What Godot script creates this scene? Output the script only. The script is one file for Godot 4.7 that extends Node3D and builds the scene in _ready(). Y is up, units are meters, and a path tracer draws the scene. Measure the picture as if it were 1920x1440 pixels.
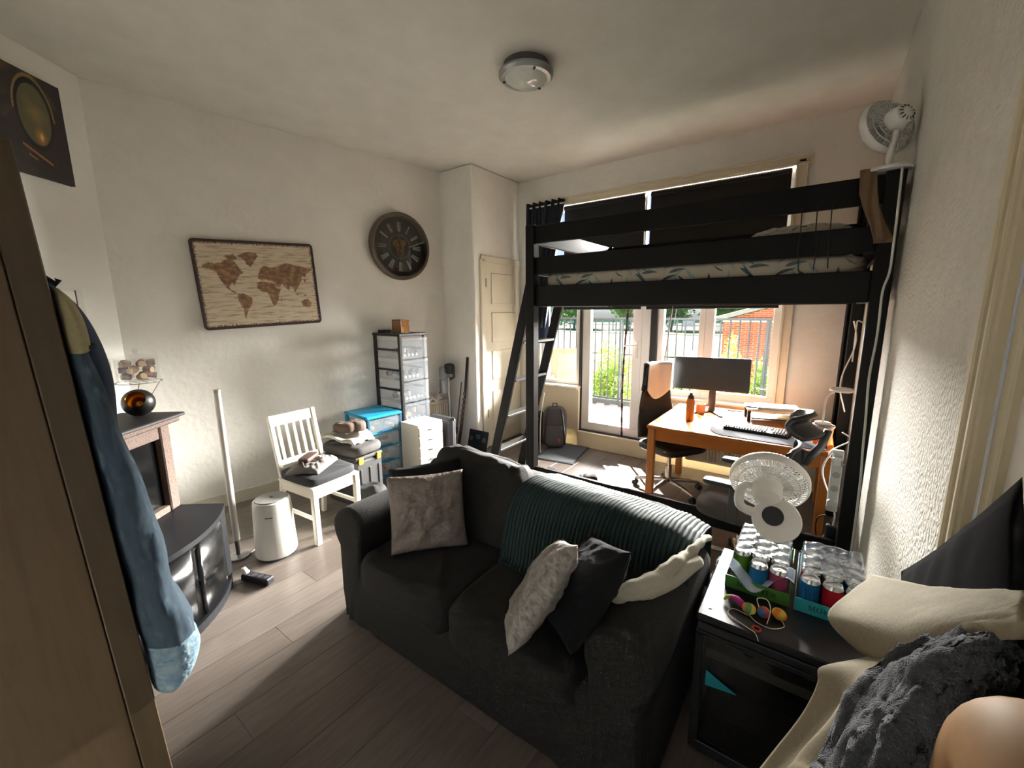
extends Node3D
# A high old living room with a black loft bed under the balcony windows. Metres, y up; x runs along the window wall, z towards the viewer; the loft bed's front left corner stands at the origin.

const ROOM_H := 3.33
const WIN_Z := -1.946     # inner face of the window wall
const FRAME_Z := -2.03    # plane of the window frames
const RIGHT_X := 2.153
const LEAN := -0.163      # the picture wall is not quite square to the window wall
const GROUND := -2.8

var cache := {}
var used := {}
var rng := RandomNumberGenerator.new()

func _ready():
	rng.seed = 7
	set_view()
	set_light()
	build_shell()
	build_window_wall()
	build_outside()
	build_bed()
	build_sofa()
	build_desk_area()
	build_left_wall_things()
	build_foreground()
	build_small_things()

func set_view():
	var cam := Camera3D.new()
	cam.name = "camera"
	cam.fov = 84.97
	cam.near = 0.05
	cam.far = 400.0
	cam.transform = Transform3D(Basis.from_euler(Vector3(-0.1749, 0.6323, -0.0083)), Vector3(1.8737, 1.7292, 2.7421))
	add_child(cam)
	cam.current = true

func set_light():
	var sm := ProceduralSkyMaterial.new()
	sm.sky_top_color = Color(0.42, 0.6, 0.9)
	sm.sky_horizon_color = Color(0.86, 0.91, 0.97)
	sm.ground_horizon_color = Color(0.7, 0.72, 0.7)
	sm.ground_bottom_color = Color(0.5, 0.5, 0.48)
	var sky := Sky.new()
	sky.sky_material = sm
	var env := Environment.new()
	env.background_mode = Environment.BG_SKY
	env.sky = sky
	env.background_energy_multiplier = 0.45
	env.tonemap_mode = Environment.TONE_MAPPER_LINEAR
	env.tonemap_exposure = 3.3
	env.sdfgi_enabled = true
	env.ssao_enabled = true
	env.ssil_enabled = true
	var we := WorldEnvironment.new()
	we.name = "world_environment"
	we.environment = env
	add_child(we)
	var sun := DirectionalLight3D.new()
	sun.name = "sun"
	sun.light_color = Color(1.0, 0.97, 0.92)
	sun.light_energy = 5.0
	sun.light_angular_distance = 0.55
	sun.shadow_enabled = true
	add_child(sun)
	sun.look_at_from_position(Vector3(-5.09, 5.45, -6.67), Vector3.ZERO)
	# the bright hazy sky outside, high over the balcony
	var al := AreaLight3D.new()
	al.name = "sky_glow"
	al.area_size = Vector2(14.0, 6.0)
	al.light_color = Color(1.0, 0.985, 0.955)
	al.light_energy = 5800.0
	al.light_size = 4.0
	al.shadow_enabled = true
	add_child(al)
	al.look_at_from_position(Vector3(1.6, 5.3, -17.0), Vector3(0.1, 1.2, -1.9))

# ---------------------------------------------------------------- helpers

class Geo:
	var st := SurfaceTool.new()
	var xf := Transform3D.IDENTITY
	var grp := 1
	func _init():
		st.begin(Mesh.PRIMITIVE_TRIANGLES)
	func v(p: Vector3, uv := Vector2.ZERO):
		st.set_uv(uv)
		st.add_vertex(xf * p)
	func tri(a: Vector3, b: Vector3, c: Vector3, ua := Vector2.ZERO, ub := Vector2.ZERO, uc := Vector2.ZERO): # counter-clockwise from outside
		v(a, ua); v(c, uc); v(b, ub)
	func quad(a: Vector3, b: Vector3, c: Vector3, d: Vector3, ua := Vector2(0, 1), ub := Vector2(1, 1), uc := Vector2(1, 0), ud := Vector2(0, 0)):
		tri(a, b, c, ua, ub, uc); tri(a, c, d, ua, uc, ud)
	func flat():
		st.set_smooth_group(-1)
	func smooth():
		grp += 1
		st.set_smooth_group(grp)
	func out_quad(a: Vector3, b: Vector3, c: Vector3, d: Vector3, mid: Vector3):
		if (b - a).cross(c - a).dot((a + c) * 0.5 - mid) >= 0.0: quad(a, b, c, d)
		else: quad(d, c, b, a)
	func out_tri(a: Vector3, b: Vector3, c: Vector3, mid: Vector3):
		if (b - a).cross(c - a).dot((a + b + c) / 3.0 - mid) >= 0.0: tri(a, b, c)
		else: tri(a, c, b)
	func box(c: Vector3, s: Vector3, r := 0.0, b := Basis.IDENTITY) -> Geo:
		flat()
		var h := s * 0.5
		r = minf(r, minf(h.x, minf(h.y, h.z)) * 0.9)
		var P := func(sg: Vector3, ax: int) -> Vector3:
			var p := Vector3(h.x - r, h.y - r, h.z - r)
			p[ax] = h[ax]
			return c + b * (p * sg)
		for ax in 3:
			var u := (ax + 1) % 3
			var w := (ax + 2) % 3
			for s1 in [-1.0, 1.0]:
				var q := []
				for k in [[-1.0, -1.0], [1.0, -1.0], [1.0, 1.0], [-1.0, 1.0]]:
					var sg := Vector3.ONE
					sg[ax] = s1; sg[u] = k[0]; sg[w] = k[1]
					q.append(P.call(sg, ax))
				out_quad(q[0], q[1], q[2], q[3], c)
				if r > 0.0:
					for s2 in [-1.0, 1.0]:
						var e0 := Vector3.ONE
						e0[u] = s1; e0[w] = s2; e0[ax] = -1.0
						var e1 := e0
						e1[ax] = 1.0
						out_quad(P.call(e0, u), P.call(e1, u), P.call(e1, w), P.call(e0, w), c)
		if r > 0.0:
			for sx in [-1.0, 1.0]:
				for sy in [-1.0, 1.0]:
					for sz in [-1.0, 1.0]:
						var sg := Vector3(sx, sy, sz)
						out_tri(P.call(sg, 0), P.call(sg, 1), P.call(sg, 2), c)
		return self
	func bar(p0: Vector3, p1: Vector3, w: float, d: float, r := 0.0, side := Vector3.RIGHT) -> Geo: # a straight bar, w along side, d across it
		var y := (p1 - p0).normalized()
		var z := side.cross(y).normalized()
		var x := y.cross(z).normalized()
		return box((p0 + p1) * 0.5, Vector3(w, p0.distance_to(p1), d), r, Basis(x, y, z))
	func frame_of(y: Vector3) -> Basis:
		y = y.normalized()
		var x := (Vector3.RIGHT if absf(y.x) < 0.8 else Vector3.FORWARD)
		var z := x.cross(y).normalized()
		return Basis(y.cross(z), y, z)
	func cyl(p0: Vector3, p1: Vector3, r0: float, r1 := -1.0, n := 16, caps := true) -> Geo:
		if r1 < 0.0: r1 = r0
		var b := frame_of(p1 - p0)
		var mid := (p0 + p1) * 0.5
		smooth()
		for i in n:
			var a0 := TAU * i / n
			var a1 := TAU * (i + 1) / n
			var d0 := b.x * cos(a0) + b.z * sin(a0)
			var d1 := b.x * cos(a1) + b.z * sin(a1)
			quad(p0 + d1 * r0, p0 + d0 * r0, p1 + d0 * r1, p1 + d1 * r1)
		if caps:
			flat()
			for i in n:
				var a0 := TAU * i / n
				var a1 := TAU * (i + 1) / n
				var d0 := b.x * cos(a0) + b.z * sin(a0)
				var d1 := b.x * cos(a1) + b.z * sin(a1)
				if r0 > 0.0: out_tri(p0, p0 + d0 * r0, p0 + d1 * r0, mid)
				if r1 > 0.0: out_tri(p1, p1 + d0 * r1, p1 + d1 * r1, mid)
		return self
	func tube(pts: Array, r, n := 8, caps := true) -> Geo: # r a number or one radius for each point
		var m := pts.size()
		var rings := []
		var up := Vector3.ZERO
		for i in m:
			var t: Vector3 = ((pts[mini(i + 1, m - 1)] as Vector3) - (pts[maxi(i - 1, 0)] as Vector3)).normalized()
			if up == Vector3.ZERO: up = frame_of(t).x
			up = (up - t * up.dot(t)).normalized()
			var s := t.cross(up)
			var rr: float = r[i] if r is Array else r
			var ring := []
			for k in n:
				var a := TAU * k / n
				ring.append((pts[i] as Vector3) + (up * cos(a) + s * sin(a)) * rr)
			rings.append(ring)
		smooth()
		for i in m - 1:
			for k in n:
				var k1 := (k + 1) % n
				quad(rings[i][k], rings[i][k1], rings[i + 1][k1], rings[i + 1][k])
		if caps:
			for k in n:
				var k1 := (k + 1) % n
				tri(pts[0], rings[0][k1], rings[0][k])
				tri(pts[m - 1], rings[m - 1][k], rings[m - 1][k1])
		return self
	func lathe(prof: Array, n := 24, at := Vector3.ZERO, b := Basis.IDENTITY) -> Geo: # prof: [radius, height] pairs going up the outside
		smooth()
		for i in prof.size() - 1:
			var p: Array = prof[i]
			var q: Array = prof[i + 1]
			if i > 0:
				var o: Array = prof[i - 1]
				var d0 := Vector2(p[0] - o[0], p[1] - o[1])
				var d1 := Vector2(q[0] - p[0], q[1] - p[1])
				if absf(d0.angle_to(d1)) > 0.6: smooth()
			for k in n:
				var a0 := TAU * k / n
				var a1 := TAU * (k + 1) / n
				var e0 := Vector3(cos(a0), 0, -sin(a0))
				var e1 := Vector3(cos(a1), 0, -sin(a1))
				var A := at + b * (e0 * float(p[0]) + Vector3(0, p[1], 0))
				var B := at + b * (e1 * float(p[0]) + Vector3(0, p[1], 0))
				var C := at + b * (e1 * float(q[0]) + Vector3(0, q[1], 0))
				var D := at + b * (e0 * float(q[0]) + Vector3(0, q[1], 0))
				if p[0] > 0.0: tri(A, B, C)
				if q[0] > 0.0: tri(A, C, D)
		return self
	func ball(c: Vector3, r: Vector3, n := 20, b := Basis.IDENTITY) -> Geo:
		smooth()
		var f := func(u: float, w: float) -> Vector3:
			var th := w * PI
			return c + b * (Vector3(sin(th) * cos(u * TAU), -cos(th), -sin(th) * sin(u * TAU)) * r)
		return grid(f, n, n / 2)
	func grid(f: Callable, nu: int, nv: int, flip := false) -> Geo: # keeps the smoothing set before; du x dv points outwards
		var pts := []
		for j in nv + 1:
			var row := PackedVector3Array()
			for i in nu + 1:
				row.append(f.call(float(i) / nu, float(j) / nv))
			pts.append(row)
		for j in nv:
			for i in nu:
				var a: Vector3 = pts[j][i]
				var b: Vector3 = pts[j][i + 1]
				var c: Vector3 = pts[j + 1][i + 1]
				var d: Vector3 = pts[j + 1][i]
				var ua := Vector2(float(i) / nu, 1.0 - float(j) / nv)
				var uc := Vector2(float(i + 1) / nu, 1.0 - float(j + 1) / nv)
				if flip: quad(d, c, b, a, Vector2(ua.x, uc.y), uc, Vector2(uc.x, ua.y), ua)
				else: quad(a, b, c, d, ua, Vector2(uc.x, ua.y), uc, Vector2(ua.x, uc.y))
		return self
	func sheet(f: Callable, nu: int, nv: int, th: float) -> Geo: # a cloth of thickness th, hung on the surface f
		smooth()
		var e := 0.004
		var nrm := func(u: float, w: float) -> Vector3:
			var du: Vector3 = f.call(minf(u + e, 1.0), w) - f.call(maxf(u - e, 0.0), w)
			var dv: Vector3 = f.call(u, minf(w + e, 1.0)) - f.call(u, maxf(w - e, 0.0))
			var c := du.cross(dv)
			return c.normalized() if c.length() > 1e-12 else Vector3.UP
		var top := func(u: float, w: float) -> Vector3: return f.call(u, w) + nrm.call(u, w) * th * 0.5
		var low := func(u: float, w: float) -> Vector3: return f.call(u, w) - nrm.call(u, w) * th * 0.5
		grid(top, nu, nv)
		grid(low, nu, nv, true)
		for k in nu:
			var a := float(k) / nu
			var b := float(k + 1) / nu
			quad(low.call(a, 0.0), low.call(b, 0.0), top.call(b, 0.0), top.call(a, 0.0))
			quad(top.call(a, 1.0), top.call(b, 1.0), low.call(b, 1.0), low.call(a, 1.0))
		for k in nv:
			var a := float(k) / nv
			var b := float(k + 1) / nv
			quad(top.call(0.0, a), top.call(0.0, b), low.call(0.0, b), low.call(0.0, a))
			quad(low.call(1.0, a), low.call(1.0, b), top.call(1.0, b), top.call(1.0, a))
		return self
	func prism(poly: PackedVector2Array, z0: float, z1: float, b := Basis.IDENTITY, o := Vector3.ZERO, round_side := false) -> Geo: # outline in x, y pushed from z0 to z1
		if Geometry2D.is_polygon_clockwise(poly): poly.reverse()
		var n := poly.size()
		var at := func(p: Vector2, z: float) -> Vector3: return o + b * Vector3(p.x, p.y, z)
		flat()
		var t := Geometry2D.triangulate_polygon(poly)
		for i in range(0, t.size(), 3):
			var p0 := poly[t[i]]
			var p1 := poly[t[i + 1]]
			var p2 := poly[t[i + 2]]
			if (p1 - p0).cross(p2 - p0) < 0.0:
				var s := p1
				p1 = p2
				p2 = s
			tri(at.call(p0, z1), at.call(p1, z1), at.call(p2, z1))
			tri(at.call(p0, z0), at.call(p2, z0), at.call(p1, z0))
		if round_side: smooth()
		for i in n:
			var p := poly[i]
			var q := poly[(i + 1) % n]
			quad(at.call(p, z0), at.call(q, z0), at.call(q, z1), at.call(p, z1))
		return self
	func cushion(w: float, h: float, t: float, n := 20, wob := 0.0, sd := 0, pinch := 0.06) -> Geo: # in the x-y plane round the origin, plump along z
		var no := FastNoiseLite.new()
		no.seed = sd
		no.frequency = 3.2
		for side: float in [1.0, -1.0]:
			grp += 1
			st.set_smooth_group(5000 + sd)
			var f := func(u: float, w2: float) -> Vector3:
				var a := u * 2.0 - 1.0
				var c := w2 * 2.0 - 1.0
				var ea := 1.0 - pinch * (1.0 - c * c) 
				var ec := 1.0 - pinch * (1.0 - a * a)
				var x := a * w * 0.5 * ea
				var y := c * h * 0.5 * ec
				var edge := (1.0 - pow(absf(a), 2.6)) * (1.0 - pow(absf(c), 2.6))
				var z := side * t * 0.5 * pow(maxf(edge, 0.0), 0.48)
				z += wob * no.get_noise_3d(x * 3.0, y * 3.0, side * 5.0) * minf(1.0, edge * 4.0)
				return Vector3(x, y, z)
			grid(f, n, n, side < 0.0)
		return self
	func loft(rings: Array, caps := true) -> Geo: # rings of points, counter-clockwise seen from where the rings go to
		smooth()
		var n: int = rings[0].size()
		for i in rings.size() - 1:
			for k in n:
				var k1 := (k + 1) % n
				quad(rings[i][k], rings[i][k1], rings[i + 1][k1], rings[i + 1][k], Vector2(float(k) / n, float(i) / rings.size()), Vector2(float(k + 1) / n, float(i) / rings.size()), Vector2(float(k + 1) / n, float(i + 1) / rings.size()), Vector2(float(k) / n, float(i + 1) / rings.size()))
		if caps:
			for e in [[0, false], [rings.size() - 1, true]]:
				var r: Array = rings[e[0]]
				var c := Vector3.ZERO
				for p in r: c += p
				c /= n
				for k in n:
					if e[1]: tri(c, r[k], r[(k + 1) % n])
					else: tri(c, r[(k + 1) % n], r[k])
		return self
	func sbox(c: Vector3, s: Vector3, e := 0.35, n := 32, b := Basis.IDENTITY, wob := 0.0, sd := 0) -> Geo: # a soft, plump box
		smooth()
		var no := FastNoiseLite.new()
		no.seed = sd
		no.frequency = 4.0
		var pw := func(x: float) -> float: return signf(x) * pow(absf(x), e)
		var f := func(u: float, w: float) -> Vector3:
			var th := -u * TAU
			var ph := (w - 0.5) * PI
			# even out the spacing of points along the flat sides
			var p := Vector3(pw.call(cos(ph)) * pw.call(cos(th)), pw.call(sin(ph)), pw.call(cos(ph)) * pw.call(sin(th))) * s * 0.5
			if w < 0.001 or w > 0.999: p = Vector3(0, signf(w - 0.5) * s.y * 0.5, 0)
			p += Vector3(0, 1, 0) * wob * no.get_noise_3d(p.x * 2.0, p.y, p.z * 2.0) * (absf(p.y) / (s.y * 0.5))
			return c + b * p
		return grid(f, n, n / 2)
	func mesh() -> ArrayMesh:
		st.generate_normals()
		return st.commit()

func numbered(n: String) -> String:
	used[n] = used.get(n, -1) + 1
	return n if used[n] == 0 else "%s_%03d" % [n, used[n]]

func tag(o: Node3D, label: String, category: String, group := ""):
	o.set_meta("label", label)
	o.set_meta("category", category)
	if group != "": o.set_meta("group", group)

func thing(called: String, label: String, category: String, at := Vector3.ZERO, turn := 0.0, group := "") -> Node3D:
	var o := Node3D.new()
	o.name = numbered(called)
	add_child(o)
	o.position = at
	o.rotation.y = turn
	tag(o, label, category, group)
	return o

func part(parent: Node3D, called: String, g: Geo, m: Material, label := "") -> MeshInstance3D:
	var o := MeshInstance3D.new()
	o.name = called if parent != self else numbered(called)
	o.mesh = g.mesh()
	o.material_override = m
	parent.add_child(o, true)
	if label != "": o.set_meta("label", label)
	return o

func solo(called: String, label: String, category: String, g: Geo, m: Material, at := Vector3.ZERO, turn := 0.0, group := "") -> MeshInstance3D:
	var o := part(self, called, g, m)
	o.position = at
	o.rotation.y = turn
	tag(o, label, category, group)
	return o

func struct(called: String, g: Geo, m: Material, label := "") -> MeshInstance3D:
	var o := part(self, called, g, m)
	o.set_meta("kind", "structure")
	if label != "": o.set_meta("label", label)
	return o

func dup(o: Node3D, at: Vector3, turn: float, label: String) -> Node3D:
	var c: Node3D = o.duplicate()
	var base := String(o.name)
	if base.length() > 4 and base.right(3).is_valid_int() and base[base.length() - 4] == "_": base = base.left(base.length() - 4)
	c.name = numbered(base)
	add_child(c)
	c.position = at
	c.rotation.y = turn
	c.set_meta("label", label)
	return c

func mat(hex: String, rough := 0.8, metal := 0.0, spec := -1.0) -> StandardMaterial3D:
	var key := "%s/%s/%s/%s" % [hex, rough, metal, spec]
	if not cache.has(key):
		var m := StandardMaterial3D.new()
		m.albedo_color = Color.html(hex)
		m.roughness = rough
		m.metallic = metal
		if spec >= 0.0: m.metallic_specular = spec
		cache[key] = m
	return cache[key]

func noise_image(size: int, freq: float, oct := 3, sd := 1, kind := FastNoiseLite.TYPE_SIMPLEX_SMOOTH) -> Image:
	var n := FastNoiseLite.new()
	n.seed = sd
	n.noise_type = kind
	n.frequency = freq
	n.fractal_octaves = oct
	return n.get_seamless_image(size, size)

func ramp_image(img: Image, cols: Array) -> Image:
	var s := img.get_width()
	var out := Image.create(s, img.get_height(), true, Image.FORMAT_RGB8)
	for y in img.get_height():
		for x in s:
			var t := img.get_pixel(x, y).r * (cols.size() - 1)
			var i := mini(int(t), cols.size() - 2)
			out.set_pixel(x, y, (cols[i] as Color).lerp(cols[i + 1], t - i))
	return out

func noisy(key: String, cols: Array, freq: float, scale: Vector3, rough := 0.8, bump := 0.0, bump_freq := 0.0, oct := 3, sd := 1) -> StandardMaterial3D:
	# a procedural surface: colour from noise, and relief (in centimetres) from the same or a finer noise
	if cache.has(key): return cache[key]
	var m := StandardMaterial3D.new()
	var base := noise_image(256, freq, oct, sd)
	var cc := []
	for c in cols: cc.append(Color.html(c))
	m.albedo_texture = ImageTexture.create_from_image(ramp_image(base, cc))
	m.roughness = rough
	m.uv1_triplanar = true
	m.uv1_scale = scale
	if bump > 0.0:
		m.heightmap_enabled = true
		m.heightmap_texture = ImageTexture.create_from_image(base if bump_freq == 0.0 else noise_image(256, bump_freq, 2, sd + 5))
		m.heightmap_scale = bump
	cache[key] = m
	return m

func glass(key: String, c: Color, a: float, rough := 0.02) -> StandardMaterial3D:
	if not cache.has(key):
		var m := StandardMaterial3D.new()
		m.transparency = BaseMaterial3D.TRANSPARENCY_ALPHA
		m.albedo_color = Color(c.r, c.g, c.b, a)
		m.roughness = rough
		cache[key] = m
	return cache[key]

func wall_z(z: float) -> float: # x of the picture wall at depth z
	return -1.9325 + (z + 1.0263) * tan(LEAN)

func B(x: float, y := 0.0, z := 0.0) -> Basis: # turns in degrees
	return Basis.from_euler(Vector3(deg_to_rad(x), deg_to_rad(y), deg_to_rad(z)))

# ---------------------------------------------------------------- the room

func wall_seg(g: Geo, a: Vector2, b: Vector2, y0: float, y1: float, th: float): # a wall from a to b (x, z), its face on the left hand side of a->b, thickness behind it
	var d := (b - a).normalized()
	var nrm := Vector2(-d.y, d.x) # towards the back
	var mid := (a + b) * 0.5 + nrm * th * 0.5
	g.box(Vector3(mid.x, (y0 + y1) * 0.5, mid.y), Vector3(a.distance_to(b), y1 - y0, th), 0.0, Basis(Vector3(d.x, 0, d.y), Vector3.UP, Vector3(d.x, 0, d.y).cross(Vector3.UP)))

func plaster(key: String, a: String, b: String, bump: float) -> StandardMaterial3D:
	return noisy(key, [a, b], 0.012, Vector3.ONE * (2.6 if bump > 0.4 else 0.9), 0.85, bump, 0.07 if bump > 0.4 else 0.06, 3, 11)

func build_shell():
	var left := plaster("plaster", "dfddd5", "e6e4dd", 0.25)
	var right := plaster("rough_plaster", "cecabf", "d6d2c8", 0.5)
	var ceil := plaster("ceiling_paint", "c9c6bd", "d1cec6", 0.06)
	# floor: a slab and laminate planks on it
	struct("floor", Geo.new().box(Vector3(-0.2, -0.11, 0.75), Vector3(5.6, 0.2, 5.9), 0.0), mat("5c5148", 0.8))
	var fl: Node3D = get_node("floor")
	var woods := []
	var tones := [["766d66", "645b55"], ["706761", "5f5751"], ["7a726b", "696059"], ["6c635c", "5d544e"]]
	for i in 4: woods.append(noisy("laminate%d" % i, tones[i], 0.02, Vector3(6.0, 6.0, 0.7), 0.3, 0.0, 0.0, 4, 30 + i))
	var x := -2.55
	var row := 0
	while x < 2.2:
		var z := -2.0 - fmod(row * 0.47, 1.29)
		while z < 3.6:
			var z0 := maxf(z, -1.95)
			var z1 := minf(z + 1.29, 3.6)
			if z1 - z0 > 0.05:
				part(fl, "plank", Geo.new().box(Vector3(x + 0.0965, -0.004, (z0 + z1) * 0.5), Vector3(0.192, 0.008, z1 - z0 - 0.0015), 0.001), woods[rng.randi() % 4])
			z += 1.29
		x += 0.1935
		row += 1
	struct("ceiling", Geo.new().box(Vector3(-0.2, ROOM_H + 0.1, 0.75), Vector3(5.8, 0.2, 6.1)), ceil)
	# the picture wall on the left, its chimney breast, the slanting wall with the painting, and the walls behind the viewer
	var g := Geo.new()
	wall_seg(g, Vector2(wall_z(-1.05), -1.05), Vector2(wall_z(2.0), 2.0), 0.0, ROOM_H, 0.2)
	struct("wall_left", g, left)
	g = Geo.new().box(Vector3(-1.85, ROOM_H * 0.5, -1.6), Vector3(0.853, ROOM_H, 1.147), 0.012)
	struct("wall_breast", g, left)
	g = Geo.new()
	wall_seg(g, Vector2(-2.415, 1.91), Vector2(-1.2, 3.42), 0.0, ROOM_H, 0.2)
	struct("wall_corner", g, left)
	g = Geo.new().box(Vector3(0.3, ROOM_H * 0.5, 3.5), Vector3(4.0, ROOM_H, 0.2))
	struct("wall_front", g, left)
	# the right wall, very rough plaster, with a door near the viewer
	g = Geo.new().box(Vector3(RIGHT_X + 0.1, ROOM_H * 0.5, -0.22), Vector3(0.2, ROOM_H, 3.45), 0.0)
	g.box(Vector3(RIGHT_X + 0.1, 2.8, 2.45), Vector3(0.2, ROOM_H - 2.27, 1.9))
	struct("wall_right", g, right)
	var cream := mat("cbbfa3", 0.45)
	g = Geo.new()
	for e in [[0.0, 0.075, 0.022], [0.012, 0.02, 0.034], [0.05, 0.018, 0.03]]:
		g.box(Vector3(RIGHT_X - e[2] * 0.5, 1.15, 1.52 + e[0] + e[1] * 0.5), Vector3(e[2], 2.3, e[1]), 0.004)
	g.box(Vector3(RIGHT_X + 0.03, 1.15, 1.62), Vector3(0.06, 2.3, 0.05), 0.004)
	g.box(Vector3(RIGHT_X - 0.011, 2.31, 2.2), Vector3(0.022, 0.08, 1.36), 0.004)
	struct("trim_1", g, cream, "cream moulded casing of the door on the right wall")
	var d := struct("door_3", Geo.new().box(Vector3(RIGHT_X + 0.035, 1.15, 2.3), Vector3(0.04, 2.28, 1.32), 0.003), mat("dcd8d0", 0.4), "white painted door at the right edge of the picture")
	part(d, "lock_rosette", Geo.new().cyl(Vector3(RIGHT_X + 0.016, 1.415, 1.775), Vector3(RIGHT_X + 0.008, 1.415, 1.775), 0.026, 0.023, 20), mat("a9a9ab", 0.35, 0.9))
	part(d, "keyhole", Geo.new().cyl(Vector3(RIGHT_X + 0.009, 1.415, 1.775), Vector3(RIGHT_X + 0.0065, 1.415, 1.775), 0.012, 0.011, 14), mat("1b1b1d", 0.6))
	# skirting along the picture wall
	g = Geo.new()
	wall_seg(g, Vector2(wall_z(-1.0) + 0.012, -1.0), Vector2(wall_z(1.9) + 0.012, 1.9), 0.0, 0.11, 0.014)
	struct("baseboard_left", g, mat("cfc7b6", 0.5))
	# the cupboard door in the side of the chimney breast
	var cup := mat("d5cdb9", 0.5)
	var cx := -1.424
	g = Geo.new()
	g.box(Vector3(cx + 0.012, 1.16, -1.165), Vector3(0.03, 2.32, 0.075), 0.006)
	g.box(Vector3(cx + 0.012, 2.325, -1.545), Vector3(0.03, 0.075, 0.8), 0.006)
	struct("trim_2", g, cup, "cream casing round the cupboard door beside the loft bed")
	d = struct("door_1", Geo.new().box(Vector3(cx + 0.002, 1.15, -1.57), Vector3(0.03, 2.28, 0.73), 0.004), cup, "cream panelled cupboard door in the chimney breast")
	for e in [[1.8, 2.17], [1.33, 1.7], [0.86, 1.23], [0.2, 0.72]]:
		part(d, "panel", Geo.new().box(Vector3(cx + 0.02, (e[0] + e[1]) * 0.5, -1.57), Vector3(0.014, e[1] - e[0], 0.5), 0.006), cup)
	part(d, "hinge", Geo.new().cyl(Vector3(cx + 0.03, 2.0, -1.215), Vector3(cx + 0.03, 2.1, -1.215), 0.007, -1, 10), mat("b8a07a", 0.4, 0.7))
	part(d, "hinge", Geo.new().cyl(Vector3(cx + 0.03, 0.4, -1.215), Vector3(cx + 0.03, 0.5, -1.215), 0.007, -1, 10), mat("b8a07a", 0.4, 0.7))

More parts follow.
